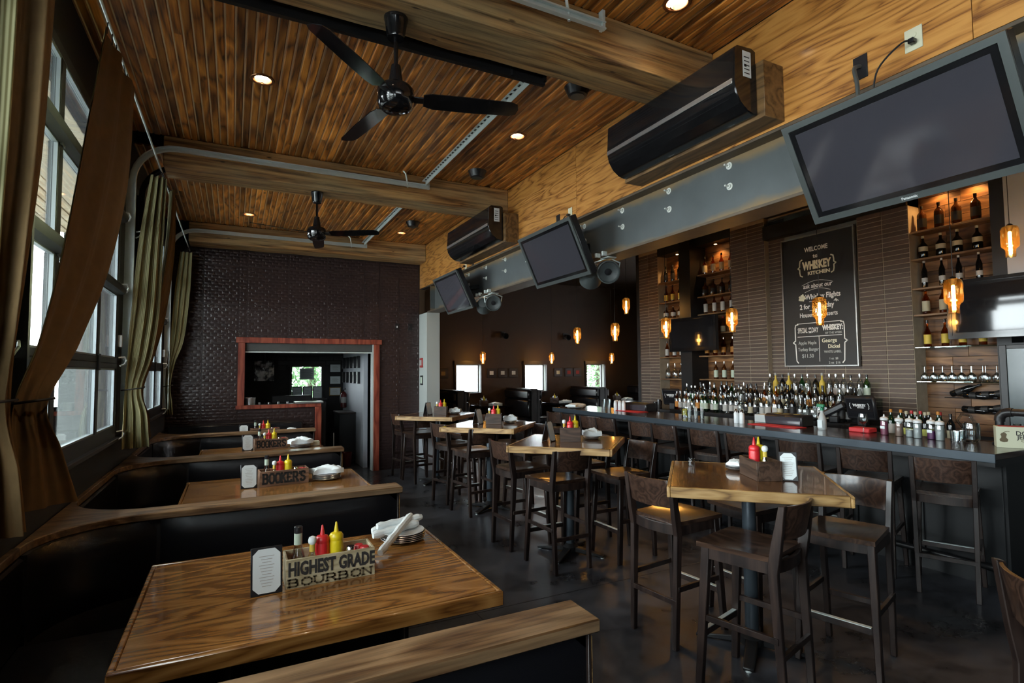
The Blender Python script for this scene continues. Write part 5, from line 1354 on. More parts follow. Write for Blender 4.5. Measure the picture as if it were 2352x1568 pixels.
plate('wall_switch', (2.822, 9.557, 2.505), .07, .115, 'blackplastic', 'black switch plate nearest the pillar on the tin wall', 'y', parts=False)
al = thing('fire_alarm', 'small red fire alarm pull box on the pale pillar', 'fire alarm', (2.995, 9.40, 1.858))
MB().box(-.02, 0, -.07, .07, -.085, .085).build('body', 'redalarm', al, bevel=.006); MB().box(-.026, -.02, -.04, .04, -.045, .05).build('plate', 'lab_white', al)
sg = thing('framed_sign', 'small dark framed sign under the fire alarm', 'sign', (2.995, 9.40, 1.548))
MB().box(-.012, 0, -.07, .07, -.085, .085).build('frame', 'black', sg, bevel=.003); MB().box(-.014, -.0115, -.045, .045, -.055, .055).build('print', 'lab_green', sg)

# ------------------------------------------------------------------ things on the booth tables
def menu(loc, rz, label, w=.125, h=.195, lean=-8):
    th = thing('menu_board', label, 'menu', loc, rz)
    R = Matrix.Rotation(math.radians(lean), 4, 'X')
    MB().box(-w / 2, w / 2, 0, .006, 0, h).xf(R).build('board', 'blackplastic', th, bevel=.002)
    a, b, c = w / 2 - .008, h - .008, .022
    poly = [(-a + c, .008), (a - c, .008), (a, .008 + c), (a, b - c), (a - c, b), (-a + c, b), (-a, b - c), (-a, .008 + c)]
    MB().prism(poly, 0, .0012, fn=lambda x, y, z: (x, -z, y)).xf(R).build('sheet', 'paper', th, smooth=False)
    pr = MB()
    for k in range(11):
        ww = .018 + .012 * ((k * 5) % 4) / 3 if k < 10 else .03
        pr.box(-ww, ww, -.0022, -.0013, h * (.18 + .062 * k), h * (.18 + .062 * k) + .0025)
    pr.xf(R).build('print', 'lab_white', th, smooth=False)
    MB().box(-.03, .03, .024, .06, 0, .09).build('stand', 'blackplastic', th)
    return th
SLAB = {'B': [[(0, 0), (0, 1)], [(0, 1), (.55, 1), (.68, .88), (.68, .65), (.55, .53), (0, .53)], [(.55, .53), (.74, .40), (.74, .14), (.6, 0), (0, 0)], [(-.12, 0), (.1, 0)], [(-.12, 1), (.1, 1)]],
        'O': [[(.25, 0), (.6, 0), (.85, .25), (.85, .75), (.6, 1), (.25, 1), (0, .75), (0, .25), (.25, 0)]],
        'U': [[(0, 1), (0, .25), (.2, 0), (.55, 0), (.75, .25), (.75, 1)], [(-.12, 1), (.14, 1)], [(.6, 1), (.88, 1)]],
        'R': [[(0, 0), (0, 1)], [(0, 1), (.55, 1), (.7, .86), (.7, .62), (.55, .48), (0, .48)], [(.42, .48), (.78, 0)], [(-.12, 0), (.14, 0)], [(-.12, 1), (.1, 1)], [(.68, 0), (.92, 0)]],
        'N': [[(0, 0), (0, 1)], [(0, 1), (.75, 0)], [(.75, 0), (.75, 1)], [(-.12, 0), (.14, 0)], [(-.14, 1), (.05, 1)], [(.62, 1), (.9, 1)]],
        'K': [[(0, 0), (0, 1)], [(.72, 1), (.05, .45)], [(.25, .6), (.75, 0)], [(-.12, 0), (.14, 0)], [(-.12, 1), (.14, 1)], [(.55, 1), (.85, 1)], [(.6, 0), (.88, 0)]],
        'E': [[(0, 0), (0, 1)], [(0, 1), (.65, 1), (.65, .84)], [(0, .52), (.45, .52)], [(0, 0), (.68, 0), (.68, .18)], [(-.12, 0), (.1, 0)], [(-.12, 1), (.1, 1)]],
        'S': [[(.68, .8), (.68, .95), (.5, 1), (.2, 1), (.02, .86), (.02, .66), (.2, .54), (.52, .47), (.7, .34), (.7, .14), (.5, 0), (.2, 0), (.0, .06), (.0, .22)]],
        "'": [[(.1, 1), (.05, .74)]]}
def slab_text(word, M, w, h, t, par, mat):
    s = MB(); adv = {"'": .3}; tot = sum(adv.get(c, 1.12) for c in word); k = w / tot; x = -w / 2 + k * .14
    for c in word:
        for pl in SLAB[c]: stroke(s, [(x + p[0] * k, (p[1] - .5) * h) for p in pl], t, M, .0012)
        x += adv.get(c, 1.12) * k
    return s.build('lettering', mat, par, smooth=False)
def caddy(loc, rz, kind, label, w=.385, d=.155, h=.125):
    th = thing('condiment_caddy', label, 'caddy', loc, rz, 'wooden condiment caddies')
    wd_ = {'pale': 'caddypale', 'bookers': 'caddybrown'}.get(kind, 'caddydark'); t = .010
    MB().box(-w / 2, w / 2, 0, t, 0, h).build('front_board', wd_, th, bevel=.0015); MB().box(-w / 2, w / 2, d - t, d, 0, h).build('back_board', wd_, th, bevel=.0015)
    for s in (-1, 1): MB().box(min(s * w / 2, s * (w / 2 - t)), max(s * w / 2, s * (w / 2 - t)), t, d - t, 0, h).build('end_board', wd_, th, bevel=.0015)
    MB().box(-w / 2 + t, w / 2 - t, t, d - t, 0, .008).build('bottom_board', wd_, th)
    if kind == 'pale':
        text('HIGHEST GRADE', 'ink', th, face_matrix((.004, -.0009, .079), (1, 0, 0), (0, 0, 1)), .080, .622, .0032)
        slab_text('BOURBON', face_matrix((0, -.0002, .024), (1, 0, 0), (0, 0, 1)), .37, .030, .0075, th, 'brownink')
    elif kind == 'bookers':
        slab_text("BOOKER'S", face_matrix((0, -.0002, .064), (1, 0, 0), (0, 0, 1)), .34, .075, .016, th, 'ink')
    return th
def squeeze(loc, mat, label, s=1.):
    th = thing('squeeze_bottle', label, 'bottle', loc, 0, 'squeeze bottles on the tables')
    MB().lathe([(.026 * s, 0), (.029 * s, .004), (.029 * s, .125 * s), (.027 * s, .135 * s)], 18).build('body', mat, th)
    MB().lathe([(.027 * s, .1345 * s), (.0285 * s, .14 * s), (.0285 * s, .152 * s), (.022 * s, .162 * s), (.010 * s, .166 * s), (.0035 * s, .205 * s), (.002 * s, .207 * s)], 18).build('nozzle', mat, th)
    return th
def soy(loc, label):
    th = thing('sauce_bottle', label, 'bottle', loc)
    MB().lathe([(.032, 0), (.035, .005), (.035, .075), (.030, .10), (.018, .145), (.016, .165), (.016, .20)], 16).build('body', 'clear', th)
    MB().lathe([(.031, .003), (.031, .07)], 16).build('sauce', 'darkglass', th)
    MB().lathe([(.0175, .155), (.0175, .205)], 14).build('neck_label', 'lab_green', th)
    MB().lathe([(.017, .205), (.018, .21), (.018, .232), (.014, .236)], 14).build('cap', 'blackplastic', th)
def hot(loc, label):
    th = thing('hot_sauce_bottle', label, 'bottle', loc)
    MB().lathe([(.022, 0), (.024, .004), (.024, .09), (.012, .12), (.011, .155)], 14).build('body', 'clear', th)
    MB().lathe([(.0242, .03), (.0242, .085)], 14).build('label', 'lab_yellow', th)
    MB().lathe([(.0125, .125), (.0125, .155)], 12).build('neck_label', 'lab_yellow', th)
    MB().lathe([(.010, .155), (.017, .162), (.019, .174), (.015, .187), (.005, .192)], 14).build('cap', 'napkin', th)
def shaker(loc, label, lid='chrome', h=.105, red=False):
    th = thing('shaker', label, 'shaker', loc, 0, 'small shakers and jars in the caddies')
    MB().lathe([(.022, 0), (.024, .004), (.022, h * .72)], 14).build('jar', 'clear' if not red else 'darkglass', th)
    MB().lathe([(.0235, h * .70), (.024, h * .74), (.024, h * .88), (.018, h)], 14).build('lid', 'redlid' if red else lid, th)
def plates(loc, n, label, r=.122):
    for k in range(n):
        tag(MB().lathe([(r * .55, 0), (r * .62, .002), (r * .95, .012), (r, .016), (r * .985, .018), (r * .62, .006), (.001, .005)], 30).build('plate', 'steelplate' if k < n - 1 else 'plate', loc=(loc[0] + random.uniform(-.003, .003), loc[1], loc[2] + k * .0095)),
            '%s plate from the bottom of the stack %s' % (ORD[k], label), 'plate', 'stacked plates')
def napkin_roll(a, b, r, label):
    n = 12; pts = [Vector(a).lerp(Vector(b), k / n) + Vector((random.uniform(-.002, .002), random.uniform(-.002, .002), 0)) for k in range(n + 1)]
    mb = MB().tube([p - Vector(a) for p in pts], [r * (1 + .12 * math.sin(k * 1.9)) * (.8 if k in (0, n) else 1) for k in range(n + 1)], 9)
    tag(mb.build('napkin_roll', 'napkin', loc=tuple(a)), label, 'napkin', 'rolled napkins')
def napkin_fold(loc, rz, w, d, h, label):
    mb = MB(); nx, ny = 12, 10; rr = random.Random(int(loc[0] * 991 + loc[1] * 77))
    for lay in (0, 1):
        for a in range(nx + 1):
            for b in range(ny + 1):
                u, v = a / nx - .5, b / ny - .5
                z = (0 if not lay else h * (.45 + .55 * math.cos(u * 2.4) * math.cos(v * 2.2)) + h * .35 * math.sin(u * 9 + v * 5) * .5 + rr.uniform(-.1, .1) * h)
                mb.v.append((u * w * (1 + .12 * math.sin(v * 7)), v * d * (1 + .15 * math.sin(u * 6)), max(z, 0) if lay else 0))
    k0 = (nx + 1) * (ny + 1)
    for a in range(nx):
        for b in range(ny):
            k = a * (ny + 1) + b; mb.f += [(k, k + 1, k + ny + 2, k + ny + 1), (k0 + k, k0 + k + ny + 1, k0 + k + ny + 2, k0 + k + 1)]
    ring = [a * (ny + 1) for a in range(nx + 1)] + [nx * (ny + 1) + b for b in range(1, ny + 1)] + [a * (ny + 1) + ny for a in range(nx - 1, -1, -1)] + [b for b in range(ny - 1, 0, -1)]
    for i in range(len(ring)): mb.f.append((ring[i], ring[(i + 1) % len(ring)], k0 + ring[(i + 1) % len(ring)], k0 + ring[i]))
    o = tag(mb.build('folded_napkin', 'napkin', loc=loc), label, 'napkin'); o.rotation_euler = (0, 0, rz); return o
def table_set(x, y, z, tn, kind, rz=0., mx=None, my=None):
    """menu, caddy and bottles; x, y is the middle of the caddy's front"""
    menu((mx if mx is not None else x - .27, my if my is not None else y - .012, z), math.radians(2), 'white menu sheet on a black board on the %s' % tn)
    caddy((x, y, z), rz, kind, ('pale wooden caddy lettered HIGHEST GRADE BOURBON on the %s' if kind == 'pale' else 'brown wooden caddy with burnt black lettering on the %s') % tn)
    q = lambda dx, dy=.075: (x + dx, y + dy, z + .009)
    soy(q(-.135, .085), 'clear soy sauce bottle with black cap on the %s' % tn)
    hot(q(-.078, .05), 'small hot sauce bottle with white round cap on the %s' % tn)
    squeeze(q(-.030, .085), 'ketchup', 'red ketchup squeeze bottle on the %s' % tn, 1.1); squeeze(q(.032, .085), 'mustard', 'yellow mustard squeeze bottle on the %s' % tn, 1.13)
    shaker(q(.092, .06), 'chrome topped glass shaker in the caddy on the %s' % tn, h=.12); shaker(q(.135, .085), 'red lidded jar at the back of the caddy on the %s' % tn, red=True, h=.115); shaker(q(.155, .045), 'red lidded jar at the front of the caddy on the %s' % tn, red=True, h=.115)
table_set(.41, 2.602, TZ, 'nearest booth table', 'pale', 0., .142, 2.585)
plates((.865, 3.06, TZ + .0005), 5, 'on the nearest booth table')
zz = TZ + .056
napkin_roll((.70, 3.10, zz), (.93, 3.13, zz + .012), .022, 'rolled white napkin lying across the back of the nearest plate stack')
napkin_roll((.69, 3.02, zz), (.96, 3.09, zz + .018), .022, 'rolled white napkin lying along the front of the nearest plate stack')
napkin_roll((.72, 3.06, zz + .035), (.99, 3.12, zz + .040), .020, 'topmost level napkin roll on the nearest plate stack')
napkin_roll((.675, 2.80, TZ + .03), (.93, 3.13, zz + .055), .020, 'napkin roll slanting down off the nearest plate stack to the table')
table_set(.40, 5.0, TZ, 'second booth table', 'bookers', .06, .13, 4.99)
plates((.75, 5.10, TZ + .0005), 5, 'on the second booth table'); napkin_fold((.75, 5.11, TZ + .058), .1, .25, .17, .055, 'crumpled white napkins on the second plate stack')
table_set(.44, 7.43, TZ, 'third booth table', 'bookers', .12, .172, 7.40)
plates((.77, 7.42, TZ + .0005), 4, 'on the third booth table'); napkin_fold((.77, 7.43, TZ + .05), .2, .26, .17, .07, 'crumpled white napkins on the third plate stack')
tag(MB().box(-.06, .06, -.05, .05, 0, .06).build('napkin_box', 'cream', loc=(.95, 7.5, TZ + .0005), bevel=.006), 'small pale yellow box at the end of the third booth table', 'box')
table_set(.44, 8.86, TZ + .0, 'farthest booth table', 'bookers', .1, .15, 8.84)
napkin_fold((.78, 8.9, TZ + .001), .3, .28, .2, .10, 'crumpled greenish white napkins on the farthest booth table')

# ------------------------------------------------------------------ things on the high tables
def tent(loc, rz, label):
    th = thing('menu_tent', label, 'menu', loc, rz, 'folding menu tents on the high tables')
    for s in (-1, 1):
        R = Matrix.Translation((s * .045, 0, 0)) @ Matrix.Rotation(-s * math.radians(13), 4, 'Y')
        MB().box(-.003, .003, -.06, .06, 0, .195).xf(R).build('board', 'blackplastic', th, bevel=.0015)
        a, b, c = .052, .187, .02; poly = [(-a + c, .008), (a - c, .008), (a, .008 + c), (a, b - c), (a - c, b), (-a + c, b), (-a, b - c), (-a, .008 + c)]
        if s > 0: MB().prism(poly, 0, .001, fn=lambda x, y, z: (s * (.003 + z), x, y)).xf(R).build('sheet', 'paper', th, smooth=False)
def high_set(i, cx, cy, rz, nap):
    tn = '%s high table' % HN[i]; c, s = math.cos(rz), math.sin(rz)
    P = lambda u, v: (cx + c * u - s * v, cy + s * u + c * v, HZ + .0005)
    caddy(P(0, 0), rz, 'plain', 'small dark wooden condiment box on the %s' % tn, .19, .14, .13)
    q = lambda u, v: (P(u, v)[0], P(u, v)[1], HZ + .0095)
    squeeze(q(.0, .05), 'ketchup', 'red ketchup squeeze bottle on the %s' % tn, 1.08); squeeze(q(.05, .09), 'mustard', 'yellow mustard squeeze bottle on the %s' % tn, 1.1)
    hot(q(-.055, .06), 'hot sauce bottle with white cap on the %s' % tn); shaker(q(-.05, .105), 'chrome topped shaker in the box on the %s' % tn)
    tent(P(-.20, .06), rz - .45, 'black menu tent beside the condiment box on the %s' % tn)
    nx, ny = P(*nap)[:2]
    plates((nx, ny, HZ + .0005), 3, 'on the %s' % tn, .085)
    napkin_fold((nx, ny, HZ + .038), rz, .17, .13, .06, 'folded white napkins on the plates of the %s' % tn)
high_set(1, 2.80, 4.30, math.radians(-30), (.22, .22))
high_set(2, 2.90, 6.20, math.radians(-30), (.2, .2))
high_set(3, 2.82, 7.95, math.radians(-30), (.2, .2))
# the nearest high table: box seen end on, tent leaning at its near side
rz0 = math.radians(62); cx0, cy0 = 2.955, 2.285
P0 = lambda u, v: (cx0 + math.cos(rz0) * u - math.sin(rz0) * v, cy0 + math.sin(rz0) * u + math.cos(rz0) * v, HZ + .0005)
caddy(P0(0, 0), rz0, 'plain', 'small dark wooden condiment box on the nearest high table', .26, .15, .115)
for u, v, f, m_, lab in ((.05, .06, squeeze, 'mustard', 'yellow squeeze bottle with pale label on the nearest high table'), (.02, .10, squeeze, 'ketchup', 'red sauce bottle with dark cap on the nearest high table')):
    p = P0(u, v); squeeze((p[0], p[1], HZ + .009), m_, lab, 1.12)
p = P0(-.06, .07); hot((p[0], p[1], HZ + .009), 'hot sauce bottle in the box on the nearest high table'); p = P0(.09, .05); shaker((p[0], p[1], HZ + .009), 'chrome topped shaker in the box on the nearest high table')
p = P0(-.09, -.05); menu((p[0] - .02, p[1] - .02, HZ + .0005), math.radians(-48), 'white menu sheet leaning on the box of the nearest high table', .10, .17, -14)
plates((2.97, 2.57, HZ + .0005), 3, 'on the nearest high table', .07); napkin_fold((2.97, 2.57, HZ + .036), .3, .11, .09, .03, 'folded white napkins on the plates of the nearest high table')
tag(MB().lathe([(.022, 0), (.026, .05), (.024, .05), (.020, .004)], 14).build('shot_glass', 'clear', loc=(2.83, 2.83, HZ + .0005)), 'small empty glass at the back of the nearest high table', 'glass')

# ------------------------------------------------------------------ things on the bar
BT = BZ + .0005
def clear_squeeze(loc, fill, lv, label, lab=False):
    th = thing('squeeze_bottle', label, 'bottle', loc, 0, 'clear squeeze bottles on the bar')
    MB().lathe([(.030, 0), (.033, .005), (.033, .135), (.031, .14)], 16).build('body', 'clear', th)
    MB().lathe([(.0315, .003), (.0315, .135 * lv)], 16).build('syrup', fill, th)
    MB().lathe([(.033, .138), (.034, .145), (.034, .160), (.024, .168), (.010, .172), (.004, .195)], 16).build('nozzle', 'whiteplastic', th)
    if lab: MB().box(-.0345, -.033, -.02, .02, .06, .085).build('sticker', 'paper', th)
for i, (x, y, f, lv, lb, lab) in enumerate(((5.56, 3.06, 'pinkfill', .95, True, 'pink filled squeeze bottle with a white sticker, first of the six on the bar'), (5.56, 2.93, 'tanfill', .85, False, 'tan filled squeeze bottle, second of the six on the bar'), (5.58, 2.85, 'liquidclear', .45, False, 'half full pale squeeze bottle, third of the six on the bar'),
                                           (5.53, 2.76, 'liquidclear', .95, False, 'full pale squeeze bottle, fourth of the six on the bar'), (5.55, 2.66, 'purplefill', .55, True, 'half full purple squeeze bottle on the bar'), (5.52, 2.58, 'liquidclear', .95, False, 'full pale squeeze bottle nearest the glasses on the bar'))):
    clear_squeeze((x, y, BT), f, lv, lab, lb)
sp = thing('spray_bottle', 'white spray bottle with a green trigger on the bar', 'spray bottle', (5.50, 3.64, BT))
MB().lathe([(.036, 0), (.04, .006), (.04, .10), (.035, .125), (.020, .165), (.015, .175), (.015, .20)], 18).build('body', 'liquidclear', sp)
MB().box(-.0415, -.0395, -.026, .026, .02, .10).build('label', 'paper', sp)
MB().lathe([(.018, .198), (.018, .225)], 14).build('collar', 'greenplastic', sp)
MB().bar((0, -.03, .245), (0, .05, .250), .028, .035).build('head', 'greenplastic', sp, bevel=.006)
MB().tube([(0, .03, .235), (0, .045, .21), (0, .04, .18)], .005, 6).build('trigger', 'whiteplastic', sp)
def glass(loc, label, r=.033, h=.11, mat='clear', grp='glasses on the bar'):
    return tag(MB().lathe([(r * .8, 0), (r, h), (r * .94, h), (r * .74, .008)], 14).build('tumbler', mat, loc=loc), label, 'glass', grp)
wgl = thing('wine_glass', 'single upright wine glass standing on the bar', 'wine glass', (5.53, 3.24, BT))
MB().lathe([(.033, 0), (.030, .003), (.005, .008), (.004, .075), (.010, .085)], 16).build('stem', 'clear', wgl)
MB().lathe([(.010, .085), (.036, .11), (.042, .14), (.034, .19), (.0325, .19), (.040, .14), (.034, .112), (.006, .09)], 18).build('bowl', 'clear', wgl)
tag(MB().box(-.07, .07, -.10, .10, 0, .045).build('tray', 'redmat', loc=(5.62, 3.30, BT), bevel=.008), 'red plastic tray behind the wine glass on the bar', 'tray')
def printer(x, y, rz, n):
    m_ = tag(MB().box(-.10, .10, -.30, .30, 0, .008).build('bar_mat', 'redmat', loc=(x - .12, y, BT), bevel=.003), 'red rubber bar mat in front of the %s black box' % n, 'mat', 'red bar mats'); m_.rotation_euler = (0, 0, rz)
    th = thing('drinks_caddy', '%s black plastic box behind a red mat on the bar' % n, 'caddy', (x + .1, y, BT), rz)
    prof = [(-.10, 0), (-.115, .10), (-.08, .125), (.09, .125), (.10, 0)]; mb = MB(); k = len(prof)
    mb.add([(p[0], s * .235, p[1]) for s in (-1, 1) for p in prof], [tuple(range(k)), tuple(range(2 * k - 1, k - 1, -1))] + [(i, k + i, k + (i + 1) % k, (i + 1) % k) for i in range(k)])
    mb.build('body', 'blackplastic', th, bevel=.008)
    MB().box(-.118, -.108, -.22, .22, .012, .095).build('front_flap', 'screen', th, bevel=.004)
    for j in range(3): MB().box(-.05, .0, -.15 + j * .12, -.09 + j * .12, .1255, .127).build('label', 'lab_yellow', th)
printer(5.53, 4.12, 0, 'nearer'); printer(5.60, 6.72, 0, 'farther')
lm = thing('lemon_bucket', 'clear tub of lemon wedges on the bar', 'tub', (5.42, 5.50, BT))
MB().lathe([(.05, 0), (.06, .13), (.057, .13), (.047, .006)], 18).build('tub', 'clear', lm)
for k in range(9): MB().lathe([(.001, -.02), (.018, -.008), (.018, .008), (.001, .02)], 9).build('wedge', 'lemon', lm, loc=(.026 * math.cos(k * 2.1), .026 * math.sin(k * 2.1), .03 + .009 * k))
for i, (x, y) in enumerate(((5.36, 5.37), (5.40, 5.30), (5.34, 5.24), (5.40, 5.19))):
    th = thing('straw_cup', 'glass of straws, %s from the lemon tub on the bar' % ORD[i], 'glass', (x, y, BT), 0, 'glasses of straws on the bar')
    MB().lathe([(.026, 0), (.032, .10), (.030, .10), (.024, .006)], 14).build('cup', 'clear', th)
    for k in range(6): MB().tube([(.008 * math.cos(k), .008 * math.sin(k), .008), (.02 * math.cos(k), .02 * math.sin(k), .14 + .01 * (k % 3))], .003, 5).build('straw', 'whiteplastic', th)
for i, (x, y, l_) in enumerate(((5.34, 4.60, 'chrome'), (5.37, 4.55, 'whiteplastic'), (5.33, 4.51, 'chrome'))):
    th = thing('salt_shaker', '%s tall white shaker left of the nearer red mat on the bar' % ORD[i], 'shaker', (x, y, BT), 0, 'white shakers on the bar')
    MB().lathe([(.027, 0), (.028, .005), (.028, .11), (.022, .125)], 14).build('jar', 'plate', th); MB().lathe([(.022, .12), (.018, .15), (.010, .165)], 12).build('lid', l_, th)
for i, (x, y, m_) in enumerate(((5.46, 7.02, 'pinkfill'), (5.42, 6.90, 'plate'), (5.45, 6.84, 'plate'), (5.40, 6.98, 'plate'))):
    th = thing('bar_jar', '%s small jar at the far end of the bar' % ORD[i], 'jar', (x, y, BT), 0, 'jars at the far end of the bar')
    MB().lathe([(.028, 0), (.03, .005), (.03, .11), (.024, .125)], 14).build('jar', m_, th); MB().lathe([(.026, .12), (.026, .145), (.012, .16)], 12).build('lid', 'whiteplastic' if i else 'plate', th)
for i in range(4): glass((5.50 + .06 * (i % 2), 7.28 + .07 * i, BT), '%s upright glass beside the far jars on the bar' % ORD[i], h=.15)
plates((5.15, 7.75, BT), 2, 'at the far end of the bar', .14); napkin_fold((5.17, 7.78, BT + .032), .4, .3, .22, .045, 'folded white napkins at the far end of the bar')
for i in range(12): glass((5.86, 5.32 - i * .062, .931), '%s upturned glass on the inner ledge right of the straws' % ORD[i], .026, .10, grp='glasses on the inner bar ledge')
for i in range(14): glass((5.86 + .03 * (i % 2), 3.92 - i * .062, .931), '%s upturned glass on the inner ledge behind the spray bottle' % ORD[i], .028, .11, grp='glasses on the inner bar ledge')
tag(MB().box(-.08, .08, -.09, .09, 0, .09).build('paper_box', 'paper', loc=(5.72, 4.50, BT), bevel=.004), 'small white paper box behind the shakers on the bar', 'box')
# blender jar and glasses near the squeeze bottles
for i, (x, y) in enumerate(((5.55, 2.49), (5.50, 2.45), (5.62, 2.47))): glass((x, y, BT), '%s short glass right of the squeeze bottles' % ORD[i], .03, .09)
pi = thing('glass_pitcher', 'ridged clear pitcher lying among glasses near the pipe', 'pitcher', (5.66, 2.41, BT))
MB().lathe([(.045, 0), (.058, .02), (.062, .12), (.055, .16), (.050, .16), (.052, .02)], 10).build('jug', 'clear', pi)
MB().tube([(0, .05, .10), (0, .10, .17), (-.01, .06, .23), (-.01, 0, .22), (0, -.03, .16)], .012, 8).build('handle', 'clear', pi)
# black pipe rail with glasses under it
pp_ = thing('pipe_rail', 'black iron pipe rail standing on the bar at the right edge', 'pipe rail', (5.68, 2.22, BT))
MB().lathe([(.055, 0), (.055, .012), (.034, .016)], 18).build('flange', 'blackmetal', pp_)
MB().tube([(0, 0, .01), (0, 0, .20)], .030, 14).build('post', 'blackmetal', pp_)
MB().tube([(0, 0, .19), (0, -.005, .225), (.0, -.03, .255), (0, -.065, .265), (0, -.09, .265)], .037, 14).build('elbow', 'blackmetal', pp_)
MB().tube([(0, -.08, .265), (0, -1.1, .265)], .030, 14).build('rail', 'blackmetal', pp_)
for i in range(9): glass((5.72 + .05 * (i % 2), 2.12 - i * .05, BT), '%s glass under the pipe rail from the elbow' % ORD[i], .027, .17, grp='glasses under the pipe rail')
bx = thing('card_box', 'pale printed card box on the bar at the right edge', 'box', (5.50, 1.995, BT), math.radians(-62))
MB().box(-.17, .17, 0, .13, 0, .165).build('carton', 'boxcard', bx, bevel=.002)
MB().box(-.15, .15, .012, .118, .1652, .168).build('contents', 'lab_red', bx)
BM = lambda u, v: face_matrix((u, -.0008, v), (1, 0, 0), (0, 0, 1))
text('DOUG', 'ink', bx, BM(.015, .115), .048, .95, .0006); text('JEFFORDS', 'ink', bx, BM(.045, .085), .044, .95, .0006); text('COMPANY', 'brownink', bx, BM(.04, .058), .022, 1.2, .0003)
s = MB(); s.lathe([(.004, 0), (.022, .004), (.026, .02), (.014, .036), (.016, .05), (.020, .058), (.012, .07), (.004, .074)], 12, fn=lambda x, y, z: (-.125 + x, -.0015 + y * .03, .045 + z)); s.build('drawn_grinder', 'brownink', bx)
s = MB(); stroke(s, [(-.125, .12), (-.105, .13), (-.09, .128)], .004, face_matrix((0, -.0008, 0), (1, 0, 0), (0, 0, 1))); s.build('drawn_crank', 'brownink', bx, smooth=False)

# ------------------------------------------------------------------ things behind the red frame
def framed(name, x, y, z, w, h, fm, pm, label, cat_='picture', lines=True):
    th = thing(name, label, cat_, (x, y, z))
    MB().box(-w / 2, w / 2, -.015, 0, -h / 2, h / 2).build('frame', fm, th, bevel=.003)
    MB().box(-w / 2 + .018, w / 2 - .018, -.017, -.0145, -h / 2 + .018, h / 2 - .018).build('sheet', pm, th)
    if lines:
        l_ = MB()
        for k in range(4): l_.box(-w * .25, w * .25 - .02 * (k % 2), -.0178, -.0172, -h * .2 + k * h * .12, -h * .2 + k * h * .12 + .006)
        l_.build('print', 'chalkdim', th, smooth=False)
framed('framed_certificate', 1.92, 11.99, 1.79, .24, .19, 'black', 'paper', 'uppermost framed certificate right of the passage window')
framed('framed_certificate', 1.92, 11.99, 1.54, .24, .19, 'black', 'paper', 'middle framed certificate right of the passage window')
framed('framed_certificate', 1.92, 11.99, 1.30, .24, .18, 'goldframe', 'paper', 'gold framed certificate right of the passage window')
for k in range(3): framed('framed_certificate', 1.16 + k * .20, 11.90, 1.29, .19, .26, 'black', 'paper', '%s framed certificate standing on the passage window sill' % ORD[k])
ledge_ = struct(MB().box(1.0, 1.75, 11.86, 12.0, 1.12, 1.155).build('trim_3', 'black'), 'dark sill under the passage window')
mr = thing('hanging_panel', 'panel with a black and pale mottled face hanging in the passage left of the window', 'picture', (.52, 11.3, 1.74))
MB().box(-.17, .17, 0, .02, -.19, .19).build('sheet', 'panelmottle', mr, bevel=.002)  # bright panel face drawn as black and pale noise mottling
MB().tube([(0, .01, .19), (0, .01, .95)], .02, 8).build('hanger', 'blackmetal', mr)
ex = thing('fire_extinguisher', 'fire extinguisher hanging at the edge of the passage partition', 'fire extinguisher', (2.02, 11.55, .98))
MB().lathe([(.05, 0), (.06, .01), (.06, .27), (.04, .31), (.015, .33)], 16).build('tank', 'darkred', ex); MB().lathe([(.0605, .10), (.0605, .22)], 16).build('label', 'lab_white', ex)
MB().tube([(0, 0, .33), (0, 0, .37), (.03, -.04, .38)], .012, 6).build('valve', 'blackmetal', ex); MB().tube([(0, 0, .35), (-.07, -.02, .30), (-.07, -.02, .1)], .009, 6).build('hose', 'black', ex)
cn = thing('service_station', 'dark service station counter behind the red framed sill', 'counter', (1.0, 10.6, 0))
MB().box(-.5, .5, -.25, .3, 0, 1.17).build('body', 'black', cn); MB().box(-.4, .25, -.24, -.1, 1.17, 1.30).build('machine', 'blackplastic', cn, bevel=.01)
tag(MB().lathe([(.07, 0), (.08, .11), (.076, .11), (.066, .006)], 20).build('steel_bucket', 'steelplate', loc=(.25, 9.68, 1.198)), 'small steel bucket at the corner of the red framed sill', 'bucket')
for i in range(4): tag(MB().lathe([(.02, 0), (.02, .03), (.008, .04)], 10).build('pepper_pot', 'chrome', loc=(.38 + i * .14, 9.72, 1.198)), '%s little pot from the bucket on the red framed sill' % ORD[i], 'pot', 'little pots on the sill')
hst = thing('host_stand', 'dark box cabinet against the passage partition', 'cabinet', (1.9, 10.9, 0))
MB().box(-.12, .18, -.3, .3, 0, .92).build('body', 'black', hst, bevel=.004); MB().box(-.14, .18, -.32, .32, .92, .95).build('top', 'darkframe', hst, bevel=.003)
mop = thing('mop_handle', 'white handle standing in the passage beside a red bucket', 'mop', (1.62, 10.2, 0)); MB().tube([(0, 0, .02), (0, .02, .62)], .01, 8).build('stick', 'whiteplastic', mop)
MB().lathe([(.05, 0), (.07, .03), (.06, .05)], 12).build('head', 'napkin', mop)
tag(MB().lathe([(.09, 0), (.11, .25), (.105, .25), (.085, .008)], 16).build('red_bucket', 'darkred', loc=(1.84, 10.25, 0)), 'red bucket on the passage floor', 'bucket')

